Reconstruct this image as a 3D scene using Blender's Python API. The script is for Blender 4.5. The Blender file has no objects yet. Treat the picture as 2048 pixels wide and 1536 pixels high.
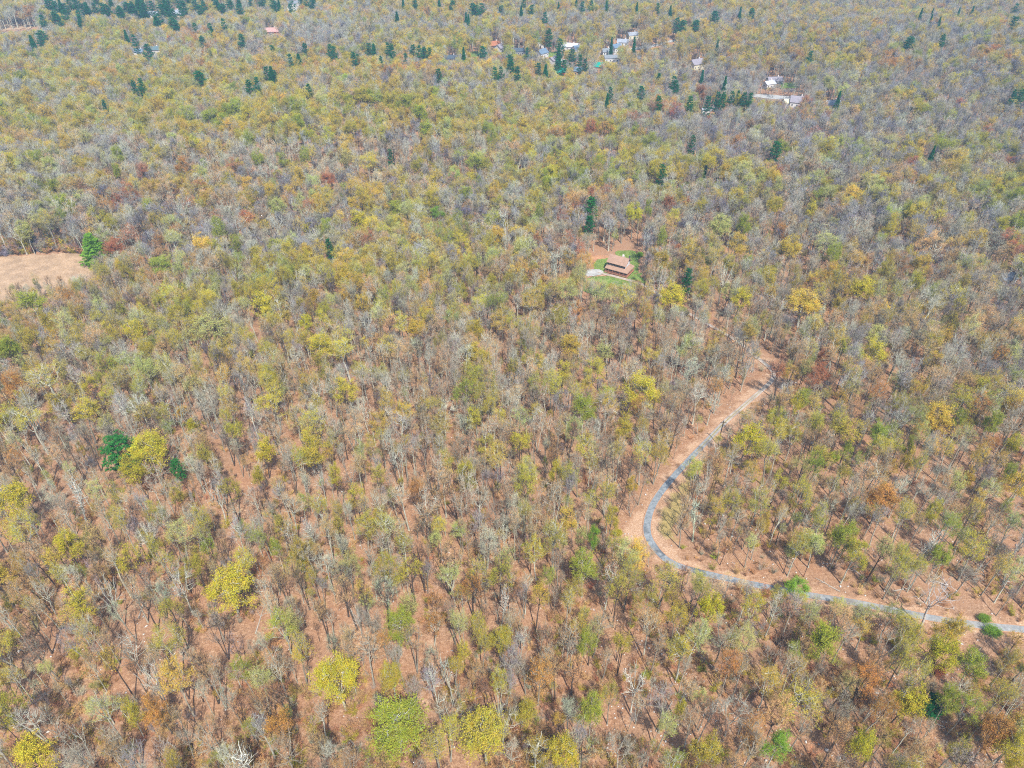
import bpy, math, random
import numpy as np

# ------------------------------------------------------------------ camera, world, sun, exposure
scene = bpy.context.scene
C = scene.collection
CAM_H, PITCH, F = 150.0, math.radians(37.8), 1420.0
cam_data = bpy.data.cameras.new('camera')
cam = bpy.data.objects.new('camera', cam_data); C.objects.link(cam)
cam.location = (0, 0, CAM_H)
cam.rotation_euler = (math.pi / 2 - PITCH, 0, 0)
cam_data.sensor_fit = 'HORIZONTAL'; cam_data.sensor_width = 36.0
cam_data.lens = 36.0 * F / 2048.0
cam_data.clip_start = 1.0; cam_data.clip_end = 12000.0
scene.camera = cam

SUN_EL, SHADOW_AZ = math.radians(58), math.radians(-18)   # shadows run away from the camera and a little to the left
sd = np.array([math.sin(SHADOW_AZ) * math.cos(SUN_EL), math.cos(SHADOW_AZ) * math.cos(SUN_EL), -math.sin(SUN_EL)])
sun_data = bpy.data.lights.new('sun', 'SUN')
sun_data.energy = 4.0; sun_data.angle = math.radians(0.5); sun_data.color = (1.0, 0.955, 0.89)
sun = bpy.data.objects.new('sun', sun_data); C.objects.link(sun)
from mathutils import Vector
sun.rotation_euler = Vector(sd).to_track_quat('-Z', 'Y').to_euler()
world = bpy.data.worlds.new('World'); scene.world = world; world.use_nodes = True
wn = world.node_tree.nodes; wl = world.node_tree.links
sky = wn.new('ShaderNodeTexSky'); sky.sky_type = 'NISHITA'; sky.sun_disc = False
sky.sun_elevation = SUN_EL
sky.sun_rotation = math.pi + SHADOW_AZ                     # towards the sun: behind the camera
wl.new(sky.outputs[0], wn['Background'].inputs[0]); wn['Background'].inputs[1].default_value = 0.15
scene.view_settings.view_transform = 'Standard'; scene.view_settings.look = 'None'
scene.view_settings.gamma = 1.0; scene.view_settings.exposure = 1.02
scene.cycles.use_denoising = False
scene.cycles.max_bounces = 5; scene.cycles.diffuse_bounces = 3; scene.cycles.transparent_max_bounces = 4
scene.cycles.volume_bounces = 0
scene.cycles.filter_width = 1.1

SP, CP = math.sin(PITCH), math.cos(PITCH)
rnd = np.random.default_rng(7)

def srgb(r, g, b, k=1.0):
    f = lambda c: (c / 255 / 12.92 if c / 255 <= 0.04045 else ((c / 255 + 0.055) / 1.055) ** 2.4) * k
    return (f(r), f(g), f(b))

# ------------------------------------------------------------------ terrain
def sstep(a, b, x):
    t = np.clip((x - a) / (b - a), 0, 1); return t * t * (3 - 2 * t)
def height(x, y):
    x = np.asarray(x, float); y = np.asarray(y, float)
    h = -12 * sstep(90, 330, y)
    w = sstep(120, 330, y)
    h = h + w * (4.5 * np.sin(x / 95 + 1.3 + y / 400) * np.sin(y / 80 + 0.5) + 3.0 * np.sin(x / 47 - y / 60))
    h = h + (1 - w) * 1.2 * np.sin(x / 33 + 0.7) * np.sin(y / 41)
    h = h + 16 * np.exp(-(((x - 420) / 150) ** 2 + ((y - 640) / 130) ** 2))
    h = h - 8 * np.exp(-(((x - 60) / 260) ** 2 + ((y - 640) / 60) ** 2))
    h = h + 60 * sstep(1150, 2600, y)
    return h
def ray(u, v):
    a = (np.asarray(u, float) - 1024) / F; b = (768 - np.asarray(v, float)) / F
    return a, b * SP + CP, b * CP - SP
def ground(u, v, lift=0.0):
    dx, dy, dz = ray(u, v)
    z = np.zeros_like(dz)
    for _ in range(14):
        t = (z + lift - CAM_H) / dz
        z = 0.5 * z + 0.5 * height(dx * t, dy * t)
    t = (z + lift - CAM_H) / dz
    return dx * t, dy * t
def project(x, y, z):
    dz = np.asarray(z, float) - CAM_H
    depth = y * CP - dz * SP
    return 1024 + F * x / depth, 768 - F * (y * SP + dz * CP) / depth, depth
def G(u, v, lift=0.0):
    x, y = ground(u, v, lift); return float(x), float(y)

# value noise on the ground plan
_nz = rnd.random((256, 256))
def vnoise(x, y, s):
    x = np.asarray(x) / s + 1000.3; y = np.asarray(y) / s + 900.7
    xi = np.floor(x).astype(int); yi = np.floor(y).astype(int); fx = x - xi; fy = y - yi
    fx = fx * fx * (3 - 2 * fx); fy = fy * fy * (3 - 2 * fy)
    g = lambda i, j: _nz[i % 256, j % 256]
    return (g(xi, yi) * (1 - fx) + g(xi + 1, yi) * fx) * (1 - fy) + (g(xi, yi + 1) * (1 - fx) + g(xi + 1, yi + 1) * fx) * fy

# ------------------------------------------------------------------ mesh helpers
def mesh_np(name, V, T, mats, mi=None, smooth=False):
    me = bpy.data.meshes.new(name)
    V = np.asarray(V, np.float32); T = np.asarray(T, np.int32)
    me.vertices.add(len(V)); me.vertices.foreach_set('co', V.ravel())
    me.loops.add(T.size); me.loops.foreach_set('vertex_index', T.ravel())
    me.polygons.add(len(T))
    me.polygons.foreach_set('loop_start', np.arange(0, T.size, T.shape[1], dtype=np.int32))
    me.polygons.foreach_set('loop_total', np.full(len(T), T.shape[1], np.int32))
    for m in mats: me.materials.append(m)
    if mi is not None: me.polygons.foreach_set('material_index', np.asarray(mi, np.int32))
    if smooth: me.polygons.foreach_set('use_smooth', np.ones(len(T), bool))
    me.update(calc_edges=True)
    return me
def link(name, me, parent=None, loc=None):
    o = bpy.data.objects.new(name, me); C.objects.link(o)
    if parent is not None: o.parent = parent
    if loc is not None: o.location = loc
    return o
def tag(o, label, cat, group=None):
    o['label'] = label; o['category'] = cat
    if group: o['group'] = group
    return o
def kind(o, k): o['kind'] = k; return o

class MB:
    """collects boxes, prisms and tubes into one mesh"""
    def __init__(s): s.v = []; s.f = []
    def add(s, vs, fs):
        n = len(s.v); s.v += [tuple(map(float, p)) for p in vs]; s.f += [tuple(i + n for i in f) for f in fs]; return s
    def box(s, x0, x1, y0, y1, z0, z1):
        return s.add([(x0,y0,z0),(x1,y0,z0),(x1,y1,z0),(x0,y1,z0),(x0,y0,z1),(x1,y0,z1),(x1,y1,z1),(x0,y1,z1)],
                     [(0,3,2,1),(4,5,6,7),(0,1,5,4),(1,2,6,5),(2,3,7,6),(3,0,4,7)])
    def slab(s, quad, t):
        q = [np.array(p, float) for p in quad]
        n = np.cross(q[1] - q[0], q[3] - q[0]); n /= np.linalg.norm(n)
        b = [p - n * t for p in q]
        return s.add(q + b, [(0,1,2,3),(7,6,5,4),(0,4,5,1),(1,5,6,2),(2,6,7,3),(3,7,4,0)])
    def tube(s, p, r, n=8):
        p = [np.array(q, float) for q in p]
        d = p[-1] - p[0]; d /= np.linalg.norm(d)
        a = np.cross(d, (0.31, 0.87, 0.12)); a /= np.linalg.norm(a); b = np.cross(d, a)
        vs = [q + rr * (math.cos(2*math.pi*k/n) * a + math.sin(2*math.pi*k/n) * b) for q, rr in zip(p, r) for k in range(n)]
        m = len(p); fs = [(i*n+k, i*n+(k+1)%n, (i+1)*n+(k+1)%n, (i+1)*n+k) for i in range(m-1) for k in range(n)]
        fs += [tuple(range(n))[::-1], tuple((m-1)*n+k for k in range(n))]
        return s.add(vs, fs)
    def build(s, name, mat, parent=None, loc=None):
        me = bpy.data.meshes.new(name); me.from_pydata(s.v, [], s.f); me.materials.append(mat); me.update()
        return link(name, me, parent, loc)

# ------------------------------------------------------------------ materials
def newmat(name):
    m = bpy.data.materials.new(name); m.use_nodes = True
    nt = m.node_tree; b = nt.nodes['Principled BSDF']; b.inputs['Roughness'].default_value = 0.85
    b.inputs['Specular IOR Level'].default_value = 0.2
    return m, nt, b
def N(nt, t, **kw):
    n = nt.nodes.new(t)
    for k, v in kw.items(): setattr(n, k, v)
    return n
def noise(nt, scale, detail=4.0, rough=0.6, src=None):
    n = N(nt, 'ShaderNodeTexNoise'); n.inputs['Scale'].default_value = scale
    n.inputs['Detail'].default_value = detail; n.inputs['Roughness'].default_value = rough
    if src is not None: nt.links.new(src, n.inputs['Vector'])
    return n
def ramp(nt, fac, stops):
    r = N(nt, 'ShaderNodeValToRGB'); e = r.color_ramp.elements
    while len(e) < len(stops): e.new(0.5)
    for i, (p, c) in enumerate(stops): e[i].position = p; e[i].color = (*c[:3], 1)
    nt.links.new(fac, r.inputs[0]); return r
def mixc(nt, fac, a, b, mode='MIX'):
    m = N(nt, 'ShaderNodeMix', data_type='RGBA', blend_type=mode)
    for s, x in ((0, fac), (6, a), (7, b)):
        if isinstance(x, (int, float)): m.inputs[s].default_value = x
        elif isinstance(x, tuple): m.inputs[s].default_value = (*x[:3], 1)
        else: nt.links.new(x, m.inputs[s])
    return m.outputs[2]
def geo_pos(nt): return N(nt, 'ShaderNodeNewGeometry').outputs['Position']

def simple(name, col, var=0.25, scale=3.0, rough=0.8, metallic=0.0):
    m, nt, b = newmat(name)
    tc = N(nt, 'ShaderNodeTexCoord')
    n = noise(nt, scale, 5, 0.65, tc.outputs['Object'])
    lo = tuple(c * (1 - var) for c in col); hi = tuple(min(1, c * (1 + var)) for c in col)
    nt.links.new(ramp(nt, n.outputs[0], [(0.3, lo), (0.7, hi)]).outputs[0], b.inputs['Base Color'])
    b.inputs['Roughness'].default_value = rough; b.inputs['Metallic'].default_value = metallic
    return m

def tint_mat(name, attr, var, scale, translucent=0.0, hue=None):
    """bark, twigs and leaves: the colour each tree carries as a property of its own"""
    m, nt, b = newmat(name)
    at = N(nt, 'ShaderNodeAttribute', attribute_type='INSTANCER', attribute_name=attr)
    tc = N(nt, 'ShaderNodeTexCoord')
    n = noise(nt, scale, 3, 0.6, tc.outputs['Object'])
    mu = ramp(nt, n.outputs[0], [(0.3, (1 - var,) * 3), (0.7, (1 + var,) * 3)])
    col = mixc(nt, 1.0, at.outputs['Color'], mu.outputs[0], 'MULTIPLY')
    if hue:
        n2 = noise(nt, scale * 2.3, 2, 0.5, tc.outputs['Object'])
        col = mixc(nt, 1.0, col, ramp(nt, n2.outputs[0], [(0.35, hue[0]), (0.65, hue[1])]).outputs[0], 'MULTIPLY')
    nt.links.new(col, b.inputs['Base Color'])
    if translucent:
        tr = N(nt, 'ShaderNodeBsdfTranslucent'); nt.links.new(col, tr.inputs[0])
        mx = N(nt, 'ShaderNodeMixShader'); mx.inputs[0].default_value = translucent
        nt.links.new(b.outputs[0], mx.inputs[1]); nt.links.new(tr.outputs[0], mx.inputs[2])
        nt.links.new(mx.outputs[0], nt.nodes['Material Output'].inputs[0])
    return m
M_bark = tint_mat('bark', 'bark', 0.35, 2.2)
M_twig = tint_mat('twigs', 'tint', 0.22, 0.6)
M_leaf = tint_mat('leaves', 'tint', 0.22, 0.45, 0.25, ((0.88, 1.04, 0.9), (1.1, 0.97, 1.05)))
M_needle = tint_mat('needles', 'tint', 0.35, 0.8, 0.15)

# ground: leaf litter with stones' dust, pale cleared verge and bare earth where the mask says so
m, nt, b = newmat('leaf_litter'); M_ground = m
pos = geo_pos(nt)
n1 = noise(nt, 0.05, 5, 0.6, pos); n2 = noise(nt, 1.3, 8, 0.85, pos); n3 = noise(nt, 3.2, 5, 0.8, pos); n4 = noise(nt, 0.22, 4, 0.6, pos)
base = ramp(nt, n2.outputs[0], [(0.34, srgb(112, 82, 64)), (0.45, srgb(182, 142, 110)), (0.55, srgb(214, 172, 136)), (0.68, srgb(248, 222, 196))])
c = mixc(nt, ramp(nt, n3.outputs[0], [(0.40, (0.8,) * 3), (0.56, (0,) * 3)]).outputs[0], base.outputs[0], srgb(140, 98, 68))
c = mixc(nt, ramp(nt, n4.outputs[0], [(0.42, (0,) * 3), (0.62, (0.45,) * 3)]).outputs[0], c, srgb(186, 136, 102))
c = mixc(nt, ramp(nt, n1.outputs[0], [(0.45, (0,) * 3), (0.7, (0.4,) * 3)]).outputs[0], c, srgb(170, 140, 116))
mk = N(nt, 'ShaderNodeAttribute', attribute_type='GEOMETRY', attribute_name='mask')
sep = N(nt, 'ShaderNodeSeparateColor'); nt.links.new(mk.outputs['Color'], sep.inputs[0])
def thresh(ch, nz, lo=0.35, hi=0.6):
    a = N(nt, 'ShaderNodeMath', operation='ADD'); nt.links.new(ch, a.inputs[0])
    s = N(nt, 'ShaderNodeMath', operation='MULTIPLY_ADD'); nt.links.new(nz, s.inputs[0]); s.inputs[1].default_value = 1.5; s.inputs[2].default_value = -0.75
    nt.links.new(s.outputs[0], a.inputs[1])
    return ramp(nt, a.outputs[0], [(lo, (0,) * 3), (hi, (1,) * 3)]).outputs[0]
sand = ramp(nt, n3.outputs[0], [(0.32, srgb(160, 122, 92)), (0.5, srgb(212, 172, 138)), (0.68, srgb(244, 220, 194))])
c = mixc(nt, thresh(sep.outputs[0], n4.outputs[0]), c, sand.outputs[0])
drygrass = ramp(nt, n2.outputs[0], [(0.3, srgb(158, 138, 78)), (0.6, srgb(200, 178, 118)), (0.75, srgb(214, 196, 144))])
c = mixc(nt, thresh(sep.outputs[1], n4.outputs[0]), c, drygrass.outputs[0])
dark = N(nt, 'ShaderNodeMix', data_type='RGBA', blend_type='MULTIPLY'); dark.inputs[0].default_value = 1.0
nt.links.new(c, dark.inputs[6]); dark.inputs[7].default_value = (0.57, 0.555, 0.53, 1)
nt.links.new(dark.outputs[2], b.inputs['Base Color'])
bp = N(nt, 'ShaderNodeBump'); bp.inputs['Strength'].default_value = 0.6; bp.inputs['Distance'].default_value = 0.25
nt.links.new(n3.outputs[0], bp.inputs['Height']); nt.links.new(bp.outputs[0], b.inputs['Normal'])

def ground_mat(name, scale, stops, bump=0.3):
    m, nt, b = newmat(name); pos = geo_pos(nt)
    n = noise(nt, scale, 6, 0.7, pos); n2 = noise(nt, scale * 0.12, 3, 0.5, pos)
    c = ramp(nt, n.outputs[0], stops).outputs[0]
    c = mixc(nt, 1.0, c, ramp(nt, n2.outputs[0], [(0.35, (0.82,) * 3), (0.65, (1.15,) * 3)]).outputs[0], 'MULTIPLY')
    nt.links.new(c, b.inputs['Base Color'])
    bp = N(nt, 'ShaderNodeBump'); bp.inputs['Strength'].default_value = bump; bp.inputs['Distance'].default_value = 0.15
    nt.links.new(n.outputs[0], bp.inputs['Height']); nt.links.new(bp.outputs[0], b.inputs['Normal'])
    return m
M_lawn = ground_mat('lawn_grass', 1.6, [(0.3, srgb(84, 118, 46, .55)), (0.48, srgb(118, 148, 60, .55)), (0.66, srgb(176, 172, 106, .55))])
M_field = ground_mat('dry_reeds', 1.8, [(0.3, srgb(164, 132, 100, .5)), (0.52, srgb(206, 172, 136, .5)), (0.72, srgb(228, 200, 166, .5))])
M_gravel = ground_mat('pale_gravel', 2.5, [(0.3, srgb(150, 150, 146, .6)), (0.52, srgb(196, 194, 188, .6)), (0.72, srgb(224, 218, 208, .6))])
M_earth = ground_mat('orange_earth', 2.0, [(0.3, srgb(150, 106, 76, .55)), (0.52, srgb(206, 152, 112, .55)), (0.72, srgb(226, 184, 146, .55))])

# ------------------------------------------------------------------ the driveway's line (picture points carried to the ground)
road_px = [(2330, 1290), (2200, 1278), (2048, 1260), (1970, 1252), (1900, 1243), (1845, 1233), (1790, 1222), (1700, 1204), (1600, 1188), (1500, 1168), (1400, 1145),
           (1345, 1127), (1314, 1102), (1295, 1068), (1298, 1030), (1316, 993), (1348, 953), (1386, 912), (1420, 876), (1452, 843), (1492, 808), (1522, 782),
           (1543, 762), (1547, 748), (1538, 735), (1515, 716), (1485, 690), (1450, 668), (1400, 640), (1340, 605), (1290, 572), (1240, 556), (1195, 545)]
rp = np.array([G(u, v) for u, v in road_px])
def catmull(P, n=10):
    out = []
    Q = np.vstack([2 * P[0] - P[1], P, 2 * P[-1] - P[-2]])
    for i in range(1, len(Q) - 2):
        for t in np.linspace(0, 1, n, endpoint=False):
            a, b_, c_, d = Q[i-1], Q[i], Q[i+1], Q[i+2]
            out.append(0.5 * (2*b_ + (c_-a)*t + (2*a-5*b_+4*c_-d)*t*t + (3*b_-a-3*c_+d)*t**3))
    out.append(P[-1]); return np.array(out)
road = catmull(rp, 10)
def road_dist(x, y):
    x = np.atleast_1d(x).astype(float); y = np.atleast_1d(y).astype(float)
    d = np.full(x.shape, 1e9)
    for p in road[::2]: d = np.minimum(d, np.hypot(x - p[0], y - p[1]))
    return d
def in_poly(u, v, poly):
    u = np.asarray(u, float); v = np.asarray(v, float); ins = np.zeros(u.shape, bool)
    for (x0, y0), (x1, y1) in zip(poly, poly[1:] + poly[:1]):
        c_ = ((y0 > v) != (y1 > v)) & (u < (x1 - x0) * (v - y0) / ((y1 - y0) + 1e-9) + x0)
        ins ^= c_
    return ins

# regions given by their outline as seen on the ground
VERGE = [(1225, 1078), (1266, 1035), (1298, 985), (1332, 938), (1370, 896), (1416, 854), (1476, 797), (1526, 752), (1545, 716), (1578, 720), (1556, 770), (1500, 822), (1440, 884), (1380, 950), (1345, 1005), (1335, 1065),
         (1360, 1112), (1410, 1135), (1400, 1155), (1340, 1142), (1288, 1100)]
DRYGRASS = [(1305, 1060), (1330, 1000), (1380, 940), (1405, 950), (1370, 1010), (1350, 1060), (1345, 1100)]
YARD = [(1168, 512), (1196, 506), (1230, 503), (1275, 500), (1292, 512), (1284, 540), (1280, 566), (1240, 578), (1190, 572), (1160, 556), (1170, 535)]
LAWN = [[(1190, 540), (1188, 526), (1196, 519), (1218, 516), (1228, 520), (1220, 545), (1205, 548)],
        [(1226, 505), (1238, 501), (1270, 502), (1277, 512), (1276, 545), (1262, 550), (1240, 520), (1228, 512)],
        [(1160, 562), (1190, 553), (1245, 552), (1282, 546), (1292, 566), (1262, 590), (1200, 594), (1166, 582)]]
FIELD = [(-60, 524), (0, 516), (60, 510), (120, 507), (176, 511), (208, 524), (204, 544), (184, 562), (124, 580), (40, 600), (-60, 616)]

xs = np.unique(np.concatenate([np.linspace(-9000, -900, 14), np.arange(-900, -170, 9), np.arange(-170, 330, 2.2), np.arange(330, 900, 9), np.linspace(900, 9000, 14)]))
ys = np.unique(np.concatenate([np.linspace(-5000, 0, 8), np.arange(0, 60, 8), np.arange(60, 400, 2.2), np.arange(400, 1200, 8), np.linspace(1200, 9000, 22)]))
X, Y = np.meshgrid(xs, ys)
Z = height(X, Y)
V = np.stack([X.ravel(), Y.ravel(), Z.ravel()], 1)
nx = len(xs); idx = np.arange(len(V)).reshape(len(ys), nx)
T = np.stack([idx[:-1, :-1], idx[:-1, 1:], idx[1:, 1:], idx[1:, :-1]], -1).reshape(-1, 4)
me = mesh_np('ground', V, T, [M_ground], smooth=True)
U_, V_, D_ = project(V[:, 0], V[:, 1], V[:, 2])
front = D_ > 20
col = np.zeros((len(V), 4), np.float32); col[:, 3] = 1
near = front & (V[:, 1] < 420) & (np.abs(V[:, 0]) < 330)
rdist = np.full(len(V), 1e9); ii = np.where(near)[0]; rdist[ii] = road_dist(V[ii, 0], V[ii, 1])
visroad = np.clip(1.2 - (rdist - 1.4) / 2.2, 0, 1) * (V_ > 700)
col[:, 0] = np.maximum(visroad * 0.8, (in_poly(U_, V_, VERGE) & near) * 0.72)
col[:, 0] = np.maximum(col[:, 0], (in_poly(U_, V_, YARD) & front) * 0.25)
tdist = np.full(len(V), 1e9)
_tp = catmull(np.array([G(u, v) for u, v in [(905, 1110), (880, 1180), (866, 1240), (858, 1300), (845, 1380), (862, 1450), (850, 1540)]]), 8)
for p in _tp: tdist[ii] = np.minimum(tdist[ii], np.hypot(V[ii, 0] - p[0], V[ii, 1] - p[1]))
col[:, 0] = np.maximum(col[:, 0], np.clip(1.6 - tdist / 1.5, 0, 1) * .7)
col[:, 1] = np.maximum((in_poly(U_, V_, DRYGRASS) & near) * 0.9, (rdist < 3.2) * (rdist > 1.3) * (V_ > 1130) * 0.55)
cg = col.reshape(len(ys), nx, 4)
for _ in range(3):
    k = cg.copy(); k[1:-1, 1:-1] = (cg[1:-1, 1:-1] * 2 + cg[:-2, 1:-1] + cg[2:, 1:-1] + cg[1:-1, :-2] + cg[1:-1, 2:]) / 6; cg = k
col = cg.reshape(-1, 4)
me.color_attributes.new('mask', 'FLOAT_COLOR', 'POINT'); me.color_attributes['mask'].data.foreach_set('color', col.ravel())
kind(link('ground', me), 'structure')

trail = catmull(np.array([G(u, v) for u, v in [(905, 1110), (880, 1180), (866, 1240), (858, 1300), (845, 1380), (862, 1450), (850, 1540)]]), 8)
def sheet(name, poly, mat, lift, jag=0.0, kd='structure', step=1.5):
    """a draped sheet whose outline is the ground under a picture outline"""
    P = np.array([G(u, v) for u, v in poly])
    x0, y0 = P.min(0) - 1; x1, y1 = P.max(0) + 1
    gx = np.arange(x0, x1, step); gy = np.arange(y0, y1, step)
    XX, YY = np.meshgrid(gx, gy)
    JX = XX + jag * (vnoise(XX, YY, 4.0) - 0.5); JY = YY + jag * (vnoise(XX + 77, YY, 4.0) - 0.5)
    cx = JX[:-1, :-1] + step / 2; cy = JY[:-1, :-1] + step / 2
    keep = in_poly(cx + 3 * jag * (vnoise(cx, cy, 3) - .5), cy, [tuple(p) for p in P])
    id_ = np.arange(XX.size).reshape(XX.shape)
    T = np.stack([id_[:-1, :-1], id_[:-1, 1:], id_[1:, 1:], id_[1:, :-1]], -1)[keep]
    used = np.unique(T); remap = -np.ones(XX.size, int); remap[used] = np.arange(len(used))
    VV = np.stack([JX.ravel(), JY.ravel(), height(JX, JY).ravel() + lift], 1)[used]
    return kind(link(name, mesh_np(name, VV, remap[T], [mat])), kd)
for i, pl in enumerate(LAWN): sheet('lawn', pl, M_lawn, 0.14, 0.8, step=0.6)
sheet('reed_field', FIELD, M_field, 0.2, 2.0)
sheet('gravel_yard', [(1164, 548), (1174, 540), (1196, 539), (1206, 543), (1204, 549), (1188, 553), (1172, 553)], M_gravel, 0.18, 0.6, step=0.6)
sheet('earth_bank', [(1168, 520), (1182, 511), (1205, 510), (1220, 512), (1214, 518), (1190, 522), (1180, 534), (1172, 532)], M_earth, 0.10, 0.8, step=0.7)
for pl in ([(1088, 104), (1118, 104), (1122, 113), (1094, 115)], [(934, 104), (958, 103), (962, 114), (938, 116)], [(1556, 166), (1590, 165), (1594, 176), (1560, 178)]):
    sheet('lawn', pl, M_lawn, 0.2, 2.0)
sheet('marsh', [(-40, 50), (30, 50), (70, 48), (62, 58), (0, 62), (-40, 64)], M_field, 0.3, 3.0, step=4)
for pl in ([(1380, 72), (1384, 75), (1300, 96), (1240, 104), (1238, 100), (1300, 91)], [(1500, 188), (1545, 190), (1600, 196), (1598, 201), (1540, 198), (1500, 194)],
           [(1392, 230), (1428, 212), (1436, 216), (1404, 234)], [(564, 12), (604, 11), (606, 22), (568, 24)], [(1098, 114), (1134, 120), (1130, 126), (1094, 120)],
           [(284, 33), (368, 30), (370, 36), (286, 39)], [(1960, 566), (2060, 578), (2060, 590), (1990, 582), (1955, 574)], [(2016, 408), (2070, 410), (2070, 424), (2030, 420)]):
    sheet('gravel_lane', pl, M_gravel, 0.22, 0.0, step=1.2)

# driveway: asphalt at the bend, wearing to two pale gravel tracks with grass between
m, nt, b = newmat('worn_asphalt'); pos = geo_pos(nt)
at = N(nt, 'ShaderNodeAttribute', attribute_name='lane'); sp_ = N(nt, 'ShaderNodeSeparateColor'); nt.links.new(at.outputs['Color'], sp_.inputs[0])
na = noise(nt, 1.4, 6, 0.7, pos); nb = noise(nt, 0.12, 4, 0.6, pos); nc = noise(nt, 0.5, 5, 0.7, pos)
asph = ramp(nt, na.outputs[0], [(0.3, srgb(120, 128, 132, .5)), (0.5, srgb(160, 168, 172, .5)), (0.72, srgb(196, 200, 200, .5))]).outputs[0]
asph = mixc(nt, ramp(nt, nb.outputs[0], [(0.55, (0,)*3), (0.63, (0.7,)*3)]).outputs[0], asph, srgb(96, 102, 108, .42))
grav = ramp(nt, nc.outputs[0], [(0.3, srgb(150, 132, 116, .55)), (0.5, srgb(196, 182, 166, .55)), (0.75, srgb(226, 216, 204, .55))]).outputs[0]
def addn(ch, nz, k, lo, hi):
    a = N(nt, 'ShaderNodeMath', operation='MULTIPLY_ADD'); nt.links.new(nz, a.inputs[0]); a.inputs[1].default_value = k; nt.links.new(ch, a.inputs[2])
    return ramp(nt, a.outputs[0], [(lo, (0,)*3), (hi, (1,)*3)]).outputs[0]
c = mixc(nt, addn(sp_.outputs[0], nb.outputs[0], 0.5, 0.45, 0.95), asph, grav)
gr = ramp(nt, na.outputs[0], [(0.35, srgb(130, 130, 70, .6)), (0.6, srgb(176, 160, 104, .6))]).outputs[0]
c = mixc(nt, addn(sp_.outputs[1], nc.outputs[0], 0.7, 0.75, 1.0), c, gr)
c = mixc(nt, addn(sp_.outputs[2], nc.outputs[0], 0.9, 0.95, 1.25), c, srgb(196, 150, 116, .6))
nt.links.new(c, b.inputs['Base Color']); M_road = m
d = np.gradient(road, axis=0); d /= np.linalg.norm(d, axis=1)[:, None]; nrm = np.stack([-d[:, 1], d[:, 0]], 1)
cuts = np.linspace(-1, 1, 13); arc = np.concatenate([[0], np.cumsum(np.linalg.norm(np.diff(road, axis=0), axis=1))])
_, vv, _ = project(road[:, 0], road[:, 1], height(road[:, 0], road[:, 1]))
wid = np.interp(vv, [540, 760, 860, 980, 1100, 1200], [1.0, 1.05, 1.15, 1.2, 1.25, 1.2]) * (1 + 0.10 * (vnoise(arc, arc * 0, 6) - 0.5))
V = []; lane = []
for i in range(len(road)):
    for q in cuts:
        w = wid[i] * (1 + 0.08 * (float(vnoise(arc[i], 50 * q, 2.0)) - 0.5))
        p = road[i] + nrm[i] * q * w
        V.append((p[0], p[1], float(height(p[0], p[1])) + 0.15 + 0.04 * (1 - q * q)))
        g_ = float(np.interp(vv[i], [700, 830, 900, 950], [1, 0.75, 0.25, 0])); g_ = max(g_, float(np.interp(road[i][0], [38, 60, 90], [0, 0.2, 0.35]) if vv[i] > 1140 else 0))
        strip = max(0, 1 - abs(q) * 3.2) * float(np.interp(vv[i], [700, 760, 860, 930, 960], [0.3, 0.5, 1.0, 0.5, 0.0]))
        lane.append((g_, strip, max(0, abs(q) - 0.62) * 3.0, 1))
n = len(cuts); idx = np.arange(len(V)).reshape(len(road), n)
T = np.stack([idx[:-1, :-1], idx[1:, :-1], idx[1:, 1:], idx[:-1, 1:]], -1).reshape(-1, 4)
me = mesh_np('driveway', V, T, [M_road]); me.color_attributes.new('lane', 'FLOAT_COLOR', 'POINT')
me.color_attributes['lane'].data.foreach_set('color', np.array(lane, np.float32).ravel())
kind(link('driveway', me), 'structure')

# ------------------------------------------------------------------ trees: growth
def unit(v): return v / (np.linalg.norm(v, axis=-1, keepdims=True) + 1e-9)
def tubes(P, R, s):
    B, n, _ = P.shape
    dd = unit(P[:, -1] - P[:, 0]); ref = np.where(np.abs(dd[:, 2:3]) > 0.8, [[1.0, 0.1, 0]], [[0.1, 0, 1.0]])
    a = unit(np.cross(dd, ref)); bb = np.cross(dd, a)
    th = np.arange(s) * 2 * np.pi / s
    ring = np.cos(th)[None, :, None] * a[:, None, :] + np.sin(th)[None, :, None] * bb[:, None, :]
    VV = P[:, :, None, :] + R[:, :, None, None] * ring[:, None, :, :]
    id_ = np.arange(B * n * s).reshape(B, n, s); nxt = np.roll(id_, -1, 2)
    q = np.stack([id_[:, :-1], nxt[:, :-1], nxt[:, 1:], id_[:, 1:]], -1).reshape(-1, 4)
    return VV.reshape(-1, 3), np.vstack([q[:, [0, 1, 2]], q[:, [0, 2, 3]]])
def blades(rng, A, B, w):
    dd = unit(B - A); p = unit(np.cross(dd, unit(rng.normal(size=A.shape)))) * (np.asarray(w)[:, None] * 0.5)
    VV = np.stack([A - p, A + p, B], 1).reshape(-1, 3)
    return VV, np.arange(len(VV)).reshape(-1, 3)
def leaf_tris(rng, Cn, s, up=0.35):
    n = len(Cn); nm = unit(rng.normal(size=(n, 3)) + [0, 0, up * 2]); a = unit(np.cross(nm, rng.normal(size=(n, 3)))); bb = np.cross(nm, a)
    s = s[:, None]
    VV = np.stack([Cn - a * s * .55 - bb * s * .35, Cn + a * s * .55 - bb * s * .35, Cn + bb * s * .75], 1).reshape(-1, 3)
    return VV, np.arange(len(VV)).reshape(-1, 3)
def bez(A, K, B, n):
    t = np.linspace(0, 1, n)[None, :, None]
    return A[:, None] * (1 - t) ** 2 + 2 * K[:, None] * t * (1 - t) + B[:, None] * t * t
def cat(parts):
    vs, ts, o = [], [], 0
    for v, t in parts: vs.append(v); ts.append(t + o); o += len(v)
    return np.vstack(vs), np.vstack(ts)

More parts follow.
